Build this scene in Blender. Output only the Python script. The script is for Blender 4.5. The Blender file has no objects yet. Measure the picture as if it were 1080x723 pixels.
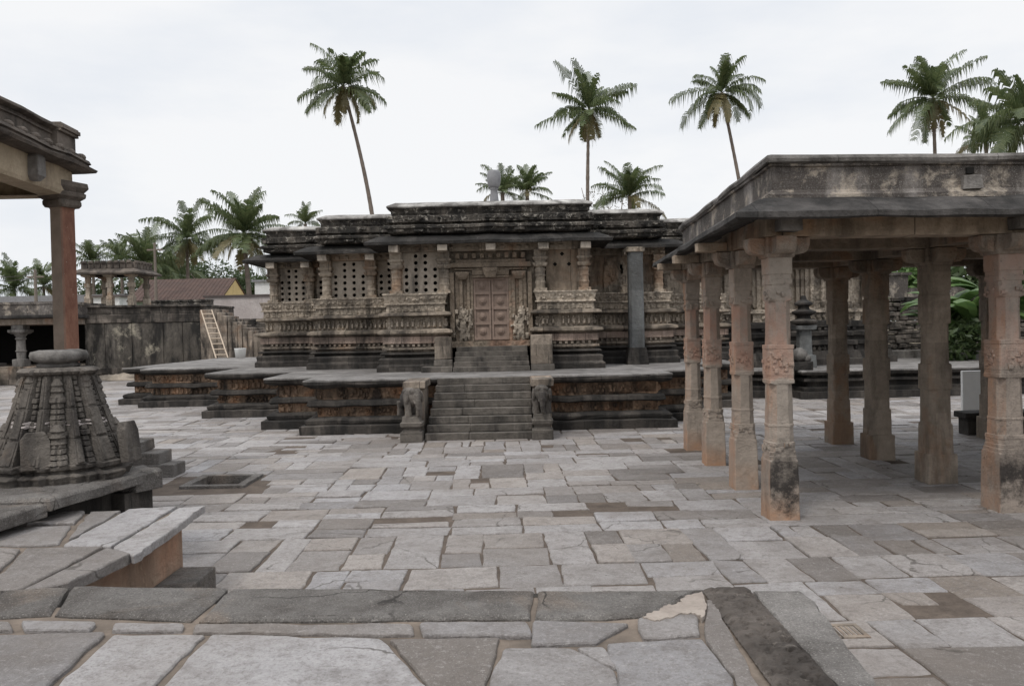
import bpy, bmesh, math, random
from mathutils import Vector, Matrix, noise as mnoise
R = random.Random(11)
PI = math.pi
scene = bpy.context.scene
COL = scene.collection

# ------------------------------------------------------------------ camera
CAMZ = 2.35
cam_d = bpy.data.cameras.new('camera')
cam = bpy.data.objects.new('camera', cam_d)
COL.objects.link(cam)
cam_d.sensor_width = 36.0
cam_d.lens = 36.0 * 870 / 1080
cam_d.clip_start = 0.05
cam_d.clip_end = 3000
MROT = Matrix.Rotation(math.radians(90 - 1.12), 3, 'X') @ Matrix.Rotation(math.radians(-1.2), 3, 'Z')
cam.matrix_world = Matrix.Translation((0, 0, CAMZ)) @ MROT.to_4x4()
scene.camera = cam

def ray(px, py):
    return MROT @ Vector(((px - 540) / 870, -(py - 361.5) / 870, -1.0))
def at(px, py, Y):
    r = ray(px, py)
    return Vector((0, 0, CAMZ)) + r * (Y / r.y)
def gnd(px, py, z=0.0):
    r = ray(px, py)
    return Vector((0, 0, CAMZ)) + r * ((z - CAMZ) / r.z)

# ------------------------------------------------------------------ materials
class NT:
    def __init__(s, name):
        s.m = bpy.data.materials.new(name)
        s.m.use_nodes = True
        s.t = s.m.node_tree
        s.bsdf = s.t.nodes['Principled BSDF']
        s.pos = s.n('ShaderNodeNewGeometry').outputs['Position']
    def n(s, kind, **kw):
        x = s.t.nodes.new(kind)
        for k, v in kw.items():
            setattr(x, k, v)
        return x
    def link(s, a, b): s.t.links.new(a, b)
    def scaled(s, sc, src=None):
        x = s.n('ShaderNodeVectorMath', operation='MULTIPLY')
        s.link(src or s.pos, x.inputs[0]); x.inputs[1].default_value = sc
        return x.outputs[0]
    def noise(s, scale, detail=6, rough=.6, vec=None, dist=0.0):
        x = s.n('ShaderNodeTexNoise')
        x.inputs['Scale'].default_value = scale; x.inputs['Detail'].default_value = detail
        x.inputs['Roughness'].default_value = rough; x.inputs['Distortion'].default_value = dist
        s.link(vec or s.pos, x.inputs['Vector'])
        return x.outputs['Fac']
    def rng(s, v, a, b, lo=0.0, hi=1.0):
        x = s.n('ShaderNodeMapRange')
        x.inputs['From Min'].default_value = a; x.inputs['From Max'].default_value = b
        x.inputs['To Min'].default_value = lo; x.inputs['To Max'].default_value = hi
        s.link(v, x.inputs['Value'])
        return x.outputs[0]
    def mul(s, a, b, op='MULTIPLY'):
        x = s.n('ShaderNodeMath', operation=op); x.use_clamp = False
        for i, q in enumerate((a, b)):
            if isinstance(q, (int, float)): x.inputs[i].default_value = q
            else: s.link(q, x.inputs[i])
        return x.outputs[0]
    def mix(s, fac, a, b, blend='MIX'):
        x = s.n('ShaderNodeMix', data_type='RGBA', blend_type=blend)
        for i, q in ((0, fac), (6, a), (7, b)):
            if isinstance(q, (int, float)): x.inputs[i].default_value = q
            elif isinstance(q, tuple): x.inputs[i].default_value = (*q, 1)
            else: s.link(q, x.inputs[i])
        return x.outputs[2]
    def gray(s, v):
        x = s.n('ShaderNodeCombineColor')
        for i in range(3): s.link(v, x.inputs[i])
        return x.outputs[0]
    def sep(s, v):
        x = s.n('ShaderNodeSeparateXYZ'); s.link(v, x.inputs[0]); return x.outputs
    def bump(s, h, strength, dist=.02, nrm=None):
        x = s.n('ShaderNodeBump')
        x.inputs['Strength'].default_value = strength; x.inputs['Distance'].default_value = dist
        s.link(h, x.inputs['Height'])
        if nrm: s.link(nrm, x.inputs['Normal'])
        return x.outputs[0]
    def cracks(s, scale=.8, width=.008, vec=None):
        d = s.n('ShaderNodeTexNoise'); d.inputs['Scale'].default_value = 2.2; d.inputs['Detail'].default_value = 6; s.link(vec or s.pos, d.inputs['Vector'])
        q = s.n('ShaderNodeVectorMath', operation='MULTIPLY'); s.link(d.outputs['Color'], q.inputs[0]); q.inputs[1].default_value = (.5, .5, .5)
        a = s.n('ShaderNodeVectorMath', operation='ADD'); s.link(vec or s.pos, a.inputs[0]); s.link(q.outputs[0], a.inputs[1])
        v = s.n('ShaderNodeTexVoronoi', feature='DISTANCE_TO_EDGE'); v.inputs['Scale'].default_value = scale; s.link(a.outputs[0], v.inputs['Vector'])
        return s.rng(v.outputs['Distance'], width * .4, width, 1, 0)
    def done(s, col, rough=.85, nrm=None, spec=.25):
        if isinstance(col, tuple): s.bsdf.inputs['Base Color'].default_value = (*col, 1)
        else: s.link(col, s.bsdf.inputs['Base Color'])
        if isinstance(rough, float): s.bsdf.inputs['Roughness'].default_value = rough
        else: s.link(rough, s.bsdf.inputs['Roughness'])
        s.bsdf.inputs['Specular IOR Level'].default_value = spec
        if nrm: s.link(nrm, s.bsdf.inputs['Normal'])
        return s.m

def stone(name, c1, c2, dark=(.02, .019, .018), dark_amt=.3, pale=None, pale_amt=.2, scale=1.0, bump=.5,
          block=(.8, .8, .27), blockvar=.28, carve=0.0, pale_scale=5.5, pale_dist=.8, tint=None, tint_amt=.3, rough=.88, crack=0.0, grain=0.0, joint=0.0):
    s = NT(name)
    col = s.mix(s.rng(s.noise(1.1 * scale, 7, .65), .36, .64), c1, c2)
    col = s.mix(s.rng(s.noise(9 * scale, 8, .7), .3, .7, 0, .55), col, tuple(.55 * a for a in c1))
    # block to block variation of the masonry
    fl = s.n('ShaderNodeVectorMath', operation='FLOOR')
    s.link(s.scaled((1 / block[0], 1 / block[1], 1 / block[2])), fl.inputs[0])
    wn = s.n('ShaderNodeTexWhiteNoise', noise_dimensions='3D'); s.link(fl.outputs[0], wn.inputs['Vector'])
    col = s.mix(1.0, col, s.gray(s.rng(wn.outputs['Value'], 0, 1, 1 - blockvar, 1 + blockvar)), 'MULTIPLY')
    if tint:
        col = s.mix(s.rng(s.noise(.9 * scale, 5, .6, s.scaled((1, 1, .8)), .6), .62 - tint_amt * .3, .74 - tint_amt * .3, 0, .8), col, tint)
    st = s.noise(1.5 * scale, 8, .68, s.scaled((1.3, 1.3, .38)), .3)
    t = .68 - dark_amt * .42
    col = s.mix(s.rng(st, t - .1, t + .12, 0, .93), col, dark)
    if pale:
        p = s.noise(pale_scale * scale, 9, .72, None, pale_dist)
        t = .72 - pale_amt * .4
        col = s.mix(s.rng(p, t - .04, t + .07, 0, .8), col, pale)
    if joint:
        # dark open joints between the blocks, staggered from course to course
        wob = s.n('ShaderNodeTexNoise'); wob.inputs['Scale'].default_value = 3; s.link(s.pos, wob.inputs['Vector'])
        wv = s.n('ShaderNodeVectorMath', operation='MULTIPLY_ADD'); s.link(wob.outputs['Color'], wv.inputs[0]); wv.inputs[1].default_value = (.035, .035, .02); s.link(s.pos, wv.inputs[2])
        px_, py_, pz_ = s.sep(wv.outputs[0])
        N_ = s.sep(s.n('ShaderNodeNewGeometry').outputs['True Normal'])
        row = s.mul(s.mul(pz_, 1 / block[2]), 0.0, 'ADD')
        fl_ = s.n('ShaderNodeMath', operation='FLOOR'); s.link(row, fl_.inputs[0])
        tot = None
        for p_, b_, nn_ in ((px_, block[0], N_[0]), (py_, block[1], N_[1])):
            u = s.mul(s.mul(p_, 1 / b_), s.mul(fl_.outputs[0], .37), 'ADD')
            fr_ = s.n('ShaderNodeMath', operation='FRACT'); s.link(u, fr_.inputs[0])
            ab = s.n('ShaderNodeMath', operation='ABSOLUTE'); s.link(nn_, ab.inputs[0])
            ln = s.mul(s.rng(fr_.outputs[0], .008 / b_, .02 / b_, 1, 0), s.rng(ab.outputs[0], .3, .6, 1, 0))
            tot = ln if tot is None else s.mul(tot, ln, 'MAXIMUM')
        col = s.mix(s.mul(tot, joint), col, (.018, .016, .015))
    if grain:
        col = s.mix(s.rng(s.noise(70, 5, .7), .5, .66, 0, grain), col, tuple(.4 * a for a in c1))
        col = s.mix(s.rng(s.noise(95, 4, .7, s.scaled((1, 1.3, 1))), .57, .68, 0, grain), col, tuple(min(.7, 1.9 * a) for a in c2))
    if crack:
        col = s.mix(s.mul(s.cracks(.9, .01), s.rng(s.noise(1.3, 3), .45, .55, 0, crack)), col, (.03, .026, .023))
    h = s.mul(s.noise(28 * scale, 9, .7), s.mul(s.noise(5 * scale, 6, .6), 1.6), 'ADD')
    if carve:
        v = s.n('ShaderNodeTexVoronoi', feature='SMOOTH_F1'); v.inputs['Scale'].default_value = 13
        s.link(s.scaled((1, 1, .8)), v.inputs['Vector'])
        h = s.mul(h, s.mul(v.outputs['Distance'], carve * 3), 'ADD')
    return s.done(col, rough, s.bump(h, min(1, bump * 1.35), .045))

M = {}
M['wall'] = stone('weathered_brown_stone', (.335, .28, .222), (.45, .385, .31), dark_amt=.22, pale=(.36, .32, .26), pale_amt=.1, carve=.5, tint=(.29, .19, .125), tint_amt=.35, joint=.75)
M['ledge'] = stone('tan_ledge_stone', (.31, .255, .2), (.41, .345, .275), dark=(.045, .039, .034), dark_amt=.5, pale=(.5, .45, .38), pale_amt=.1, blockvar=.3, joint=.75)
M['pinkband'] = stone('pinkish_block_stone', (.36, .265, .215), (.42, .33, .275), dark=(.05, .043, .037), dark_amt=.36, blockvar=.3, joint=.75)
M['frieze'] = stone('carved_brown_stone', (.36, .305, .245), (.49, .42, .34), dark_amt=.24, pale=(.5, .45, .37), pale_amt=.15, carve=.8)
M['plinth'] = stone('stained_plinth_stone', (.27, .222, .178), (.38, .32, .26), dark_amt=.4, pale=(.3, .27, .22), pale_amt=.06, tint=(.25, .16, .105), tint_amt=.25, joint=.75)
M['black'] = stone('black_lichened_stone', (.06, .053, .047), (.118, .103, .09), dark_amt=.5, pale=(.2, .18, .155), pale_amt=.05, blockvar=.4, joint=.75)
M['sooty'] = stone('black_temple_eave_stone', (.05, .046, .043), (.085, .077, .07), dark_amt=.5, pale=(.3, .28, .25), pale_amt=.14, blockvar=.3, bump=.8, joint=.75)
M['eave'] = stone('sooty_eave_stone', (.06, .055, .052), (.1, .092, .087), dark_amt=.45, pale=(.3, .29, .27), pale_amt=.05, blockvar=.2, joint=.8, block=(1.35, 1.35, 9))
M['cornice'] = stone('dark_cornice_stone', (.12, .105, .09), (.21, .185, .155), dark_amt=.56, pale=(.5, .46, .4), pale_amt=.34, scale=1.1, bump=.9, blockvar=.4, joint=.75)
M['cap'] = stone('bleached_roof_cement', (.44, .425, .4), (.58, .56, .53), dark=(.1, .092, .085), dark_amt=.5, pale=(.62, .58, .5), pale_amt=.15, blockvar=.2)
M['recess'] = stone('rusty_carved_recess_stone', (.42, .27, .175), (.36, .265, .19), dark_amt=.42, pale=(.35, .28, .21), pale_amt=.12, carve=.9, blockvar=.5, block=(.55, .55, .4), tint=(.42, .22, .12), tint_amt=.4)
M['step'] = stone('dark_step_stone', (.12, .107, .093), (.18, .16, .14), dark_amt=.28, pale=(.2, .185, .165), pale_amt=.08, block=(.9, 5, .157), blockvar=.2)
M['screen'] = stone('pale_brown_screen_stone', (.42, .365, .3), (.5, .435, .365), dark_amt=.16, blockvar=.05)
M['platform_top'] = stone('platform_paving_stone', (.2, .188, .178), (.28, .265, .252), dark=(.08, .075, .07), dark_amt=.3, block=(1.1, .6, 50), blockvar=.2)
M['column'] = stone('buff_column_stone', (.36, .295, .238), (.44, .37, .31), dark=(.11, .09, .075), dark_amt=.26, pale=(.48, .42, .36), pale_amt=.1, bump=.7, grain=.4, block=(9, 9, .8), blockvar=.14, tint=(.38, .22, .14), tint_amt=.35, scale=1.6)
M['column_grey'] = stone('grey_brown_column_stone', (.28, .228, .178), (.36, .3, .24), dark=(.075, .062, .05), dark_amt=.28, bump=.7, block=(.3, 9, .5), blockvar=.2, tint=(.26, .16, .1), tint_amt=.3)
M['beam'] = stone('buff_beam_stone', (.33, .26, .195), (.41, .33, .255), dark=(.1, .08, .06), dark_amt=.3, block=(1.6, 1.6, 9), blockvar=.15, tint=(.36, .21, .12), tint_amt=.25, joint=.7)
M['plaster'] = stone('peeling_lime_plaster', (.30, .275, .255), (.40, .365, .34), dark=(.055, .046, .041), dark_amt=.74, pale=(.43, .37, .3), pale_amt=.4, blockvar=.02, scale=.8, pale_scale=3.2, pale_dist=0.3, grain=.4, joint=0.0)
M['coping'] = stone('grey_coping_plaster', (.2, .185, .172), (.29, .272, .255), dark=(.06, .055, .05), dark_amt=.4, blockvar=.1, joint=.5, block=(1.9, 1.9, 9))
M['shrine'] = stone('shrine_grey_stone', (.17, .15, .13), (.26, .23, .2), dark=(.035, .031, .029), dark_amt=.45, pale=(.4, .34, .27), pale_amt=.06, blockvar=.1, bump=.7, tint=(.23, .165, .12), tint_amt=.2)
M['shrine_cap'] = stone('shrine_cap_stone', (.2, .187, .174), (.29, .272, .255), dark=(.06, .055, .05), dark_amt=.45, blockvar=.03)
M['kerb'] = stone('foreground_coping_stone', (.185, .172, .16), (.255, .238, .22), dark=(.085, .074, .066), dark_amt=.42, pale=(.38, .35, .31), pale_amt=.16, blockvar=.0, bump=.9, crack=.8, grain=.7, tint=(.24, .19, .15), tint_amt=.3)
M['kerb_pale'] = stone('pale_edge_stone', (.27, .252, .235), (.35, .33, .31), dark=(.11, .1, .092), dark_amt=.36, pale=(.42, .4, .37), pale_amt=.12, blockvar=.0, bump=.9, crack=.6, grain=.6)
M['pitted'] = stone('pitted_dark_stone', (.13, .11, .096), (.2, .172, .15), dark=(.045, .038, .033), dark_amt=.45, pale=(.3, .265, .23), pale_amt=.25, blockvar=.03, bump=.9)
M['red_dado'] = stone('red_ochre_painted_face', (.46, .265, .175), (.4, .31, .235), dark=(.18, .125, .09), dark_amt=.25, pale=(.5, .36, .26), pale_amt=.25, blockvar=.15)
M['rubble'] = stone('dark_rubble_masonry', (.11, .095, .082), (.2, .172, .146), dark_amt=.42, pale=(.3, .26, .22), pale_amt=.1, block=(.45, .45, .2), blockvar=.55, bump=.9)
M['stained_wall'] = stone('black_streaked_wall', (.16, .14, .118), (.23, .205, .175), dark_amt=.56, pale=(.42, .38, .3), pale_amt=.27, block=(1.5, 1.5, 3), blockvar=.4, scale=.8, pale_scale=1.1, pale_dist=.15)
M['grey_pillar'] = stone('blue_grey_pillar_stone', (.15, .155, .155), (.2, .205, .2), dark=(.08, .078, .075), dark_amt=.3, block=(9, 9, 1.1), blockvar=.25)
M['pinkwash'] = stone('pale_pink_limewash', (.45, .4, .38), (.52, .47, .45), dark=(.3, .27, .25), dark_amt=.12, blockvar=.02)
M['whitewash'] = stone('whitewash', (.68, .68, .67), (.76, .76, .75), dark=(.4, .39, .37), dark_amt=.1, blockvar=.02)
M['green_wall'] = stone('green_limewash', (.33, .43, .34), (.38, .47, .38), dark=(.2, .24, .2), dark_amt=.15, blockvar=.02)
M['yellow_wall'] = stone('yellow_limewash', (.68, .52, .24), (.72, .56, .29), dark=(.3, .22, .1), dark_amt=.1, blockvar=.02)
M['leftroof'] = stone('brown_weathered_roof_stone', (.13, .108, .09), (.19, .16, .135), dark=(.035, .03, .027), dark_amt=.36, pale=(.36, .3, .24), pale_amt=.12, blockvar=.15)
M['yellow_beam'] = stone('yellowish_beam_stone', (.42, .34, .24), (.5, .41, .3), dark=(.16, .12, .09), dark_amt=.25, blockvar=.12)

def redcol(name, base, paint, z0, z1, mud=True, soot=False):
    """column stone with the old red wash between two heights and mud splashed at its foot"""
    s = NT(name)
    col = s.mix(s.rng(s.noise(2.2, 7, .65), .36, .64), base, tuple(.74 * a for a in base))
    col = s.mix(s.rng(s.noise(14, 8, .7), .35, .75, 0, .5), col, tuple(.5 * a for a in base))
    st = s.noise(2.4, 8, .68, s.scaled((1.5, 1.5, .35)), .3)
    col = s.mix(s.rng(st, .53, .7, 0, .7), col, tuple(.3 * a for a in base))
    geo = s.n('ShaderNodeNewGeometry')
    N = s.sep(geo.outputs['True Normal'])
    z = s.mul(s.sep(s.pos)[2], s.rng(s.noise(4, 5), 0, 1, -.12, .12), 'ADD')
    band = s.mul(s.rng(z, z0 - .03, z0 + .03), s.rng(z, z1 - .03, z1 + .03, 1, 0))
    wear = s.rng(s.noise(3.3, 8, .7, s.scaled((1, 1, .6))), .36, .56)
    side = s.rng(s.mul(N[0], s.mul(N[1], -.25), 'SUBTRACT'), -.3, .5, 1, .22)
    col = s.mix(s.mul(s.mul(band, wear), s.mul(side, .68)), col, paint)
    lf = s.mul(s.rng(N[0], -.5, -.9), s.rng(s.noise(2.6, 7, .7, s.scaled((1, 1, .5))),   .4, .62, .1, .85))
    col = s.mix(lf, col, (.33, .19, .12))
    if mud:
        col = s.mix(s.mul(s.rng(z, .05, .42, 1, 0), s.rng(s.noise(3, 6), .35, .6, .15, .75)), col, (.36, .2, .115))
    if soot:
        zz = s.mul(s.sep(s.pos)[2], s.rng(s.noise(3.5, 9, .75), .2, .8, -.5, .5), 'ADD')
        band = s.mul(s.rng(zz, .1, .4), s.rng(zz, .55, .95, 1, 0))
        front = s.rng(N[1], -.75, -.35, 1, .25)
        col = s.mix(s.mul(s.mul(band, front), .93), col, (.022, .019, .018))
        col = s.mix(s.rng(s.noise(22, 8, .75), .56, .66, 0, .5), col, (.07, .06, .053))
    h = s.mul(s.noise(36, 9, .72), s.mul(s.noise(9, 6, .6), 1.2), 'ADD')
    return s.done(col, .88, s.bump(h, .55, .025))
M['col_red'] = redcol('red_washed_column', (.36, .305, .255), (.36, .195, .14), 1.66, 2.6)
M['col_red_soot'] = redcol('red_washed_sooty_column', (.37, .32, .272), (.36, .205, .15), 1.66, 2.6, True, True)
M['col_carved'] = redcol('carved_pinkish_column', (.345, .29, .245), (.33, .21, .165), 1.75, 3.2, False, True)
def rustpillar():
    s = NT('rust_red_pillar')
    col = s.mix(s.rng(s.noise(3, 7, .65), .36, .64), (.3, .24, .195), (.22, .175, .14))
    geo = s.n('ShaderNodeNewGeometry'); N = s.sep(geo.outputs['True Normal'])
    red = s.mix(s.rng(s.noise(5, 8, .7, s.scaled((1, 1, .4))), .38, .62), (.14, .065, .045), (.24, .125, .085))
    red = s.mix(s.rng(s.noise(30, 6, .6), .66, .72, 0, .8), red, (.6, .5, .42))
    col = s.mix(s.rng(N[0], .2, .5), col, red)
    col = s.mix(s.rng(s.noise(2, 8, .7, s.scaled((1.5, 1.5, .3))), .58, .7, 0, .7), col, (.09, .06, .05))
    return s.done(col, .85, s.bump(s.noise(30, 8, .7), .4, .02))
M['rustpillar'] = rustpillar()

def paving(name):
    s = NT(name)
    a = s.n('ShaderNodeAttribute'); a.attribute_name = 'tone'
    x = s.n('ShaderNodeSeparateColor'); s.link(a.outputs['Color'], x.inputs[0])
    tone, warm, seed = x.outputs
    ramp = s.n('ShaderNodeValToRGB')
    ramp.color_ramp.elements[0].color = (.095, .083, .074, 1); ramp.color_ramp.elements[1].color = (.395, .377, .373, 1)
    e = ramp.color_ramp.elements.new(.35); e.color = (.175, .159, .149, 1)
    e = ramp.color_ramp.elements.new(.68); e.color = (.28, .264, .258, 1)
    off = s.n('ShaderNodeVectorMath', operation='ADD')
    cx = s.n('ShaderNodeCombineXYZ'); s.link(s.mul(seed, 37.0), cx.inputs[0]); s.link(s.mul(seed, 53.0), cx.inputs[1]); s.link(s.mul(seed, 11.0), cx.inputs[2])
    s.link(s.pos, off.inputs[0]); s.link(cx.outputs[0], off.inputs[1])
    P = off.outputs[0]
    n1 = s.noise(2.2, 8, .66, P)
    s.link(s.mul(tone, s.rng(n1, .25, .75, -.2, .2), 'ADD'), ramp.inputs[0])
    col = s.mix(s.rng(seed, .55, 1, 0, .35), ramp.outputs[0], s.mix(1.0, ramp.outputs[0], (.92, 1.0, 1.13), 'MULTIPLY'))
    col = s.mix(s.mul(warm, .6), col, (.31, .25, .195))
    # blotches, tiny pits and dirt trodden over many stones
    col = s.mix(s.rng(s.noise(7, 9, .78, P), .5, .66, 0, .62), col, (.13, .112, .1))
    col = s.mix(s.rng(s.noise(19, 10, .8, P), .5, .62, 0, .5), col, (.15, .13, .117))
    col = s.mix(s.rng(s.noise(24, 8, .75, P, .5), .54, .66, 0, .4), col, (.5, .475, .46))
    col = s.mix(s.rng(s.noise(55, 6, .7, P), .52, .66, 0, .6), col, (.12, .105, .095))
    col = s.mix(s.rng(s.noise(110, 3, .6, P), .6, .68, 0, .4), col, (.6, .58, .56))
    col = s.mix(s.rng(s.noise(.55, 7, .62), .5, .7, 0, .45), col, (.19, .16, .136))
    col = s.mix(s.rng(s.noise(1.7, 9, .75, None, .6), .54, .72, 0, .6), col, (.115, .098, .086))
    col = s.mix(s.rng(s.noise(9, 8, .7, P, 1.2), .3, .42, .14, 0), col, (.52, .5, .49))
    ck = s.mul(s.cracks(.55, .007, P), s.rng(s.noise(1.1, 3, .5, P), .5, .6))
    col = s.mix(s.mul(ck, .75), col, (.07, .06, .05))
    v = s.n('ShaderNodeTexVoronoi'); v.inputs['Scale'].default_value = 3.1; s.link(P, v.inputs['Vector'])
    col = s.mix(s.rng(v.outputs['Distance'], .03, .05, .75, 0), col, (.07, .06, .052))
    h = s.mul(s.noise(26, 9, .75, P), s.mul(s.noise(4, 8, .7, P), 2.6), 'ADD')
    return s.done(col, s.rng(s.noise(3, 6, .6, P), .3, .7, .4, .8), s.bump(h, .85, .03), .35)
M['paving'] = paving('worn_paving_stone')
def dirt(name, c1, c2):
    s = NT(name)
    col = s.mix(s.rng(s.noise(3, 9, .7), .35, .65), c1, c2)
    col = s.mix(s.rng(s.noise(40, 5, .6), .5, .75, 0, .5), col, tuple(.55 * a for a in c1))
    return s.done(col, .95, s.bump(s.noise(50, 8, .7), .6, .02), .1)
M['joint'] = dirt('earth_joint', (.075, .061, .051), (.135, .109, .09))
M['mortar'] = dirt('tan_mortar', (.215, .175, .142), (.105, .088, .074))
M['mortar_white'] = dirt('chalky_mortar', (.36, .315, .275), (.22, .185, .16))
M['earth'] = dirt('bare_earth', (.22, .18, .13), (.16, .14, .1))
M['mound'] = dirt('pale_dirt', (.36, .31, .25), (.25, .215, .18))
def plain(name, c, rough=.8, var=.25, scale=6.0):
    s = NT(name)
    return s.done(s.mix(s.rng(s.noise(scale, 6, .65), .3, .7), c, tuple((1 - var) * a for a in c)), rough, s.bump(s.noise(scale * 5, 6), .2, .02))
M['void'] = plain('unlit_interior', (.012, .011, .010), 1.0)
M['door'] = plain('weathered_rosewood_paint', (.275, .205, .165), .75, .35, 8)
M['door_frame'] = stone('buff_door_surround', (.25, .2, .152), (.31, .25, .19), dark_amt=.15, blockvar=.1, block=(.3, .9, .5), tint=(.32, .19, .13), tint_amt=.25, carve=.5)
M['wood'] = plain('pale_bamboo', (.45, .365, .28), .7)
M['bucket'] = plain('white_plastic', (.78, .78, .76), .4, .08)
M['pole'] = plain('weathered_pole', (.2, .17, .145), .85)
M['steel'] = plain('old_iron', (.06, .055, .05), .6)
M['cartwood'] = plain('dark_cart_timber', (.05, .045, .04), .8)
M['trunk'] = plain('palm_bark', (.2, .165, .14), .95, .45, 3)
M['bark'] = plain('grey_bark', (.16, .13, .105), .95, .4, 4)
M['zinc'] = plain('grey_pot_stone', (.24, .24, .25), .6, .3)
M['rust'] = plain('rusted_sheet', (.12, .1, .095), .8)
def tiles():
    s = NT('clay_roof_tiles')
    p = s.sep(s.pos)
    col = s.mix(s.rng(s.noise(2, 8, .7), .35, .65), (.066, .046, .04), (.1, .064, .053))
    w = s.n('ShaderNodeMath', operation='SINE'); s.link(s.mul(p[0], 20.0), w.inputs[0])
    w2 = s.n('ShaderNodeMath', operation='FRACT'); s.link(s.mul(p[2], 4.0), w2.inputs[0])
    col = s.mix(s.rng(w2.outputs[0], 0, .2, .5, 0), col, (.05, .032, .028))
    return s.done(col, .9, s.bump(s.mul(w.outputs[0], w2.outputs[0], 'ADD'), .8, .05))
M['tiles'] = tiles()
def leaf(name, a, b):
    s = NT(name)
    g = s.n('ShaderNodeNewGeometry')
    col = s.mix(g.outputs['Random Per Island'], a, b)
    m = s.done(col, .5, None, .4)
    s.bsdf.inputs['Transmission Weight'].default_value = 0
    tr = s.n('ShaderNodeBsdfTranslucent'); s.link(col, tr.inputs[0])
    mx = s.n('ShaderNodeMixShader'); mx.inputs[0].default_value = .36
    s.link(s.bsdf.outputs[0], mx.inputs[1]); s.link(tr.outputs[0], mx.inputs[2])
    s.link(mx.outputs[0], s.t.nodes['Material Output'].inputs[0])
    return m
M['palm'] = leaf('palm_leaf', (.055, .082, .032), (.125, .15, .065))
M['palm_old'] = leaf('dry_palm_leaf', (.13, .12, .055), (.21, .175, .09))
M['leaf'] = leaf('tree_leaf', (.035, .058, .022), (.075, .105, .04))
M['banana'] = leaf('banana_leaf', (.06, .115, .035), (.12, .19, .06))
M['greyleaf'] = leaf('grey_twig', (.16, .145, .125), (.22, .2, .17))
M['nut'] = plain('coconut', (.12, .11, .04), .6)

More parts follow.
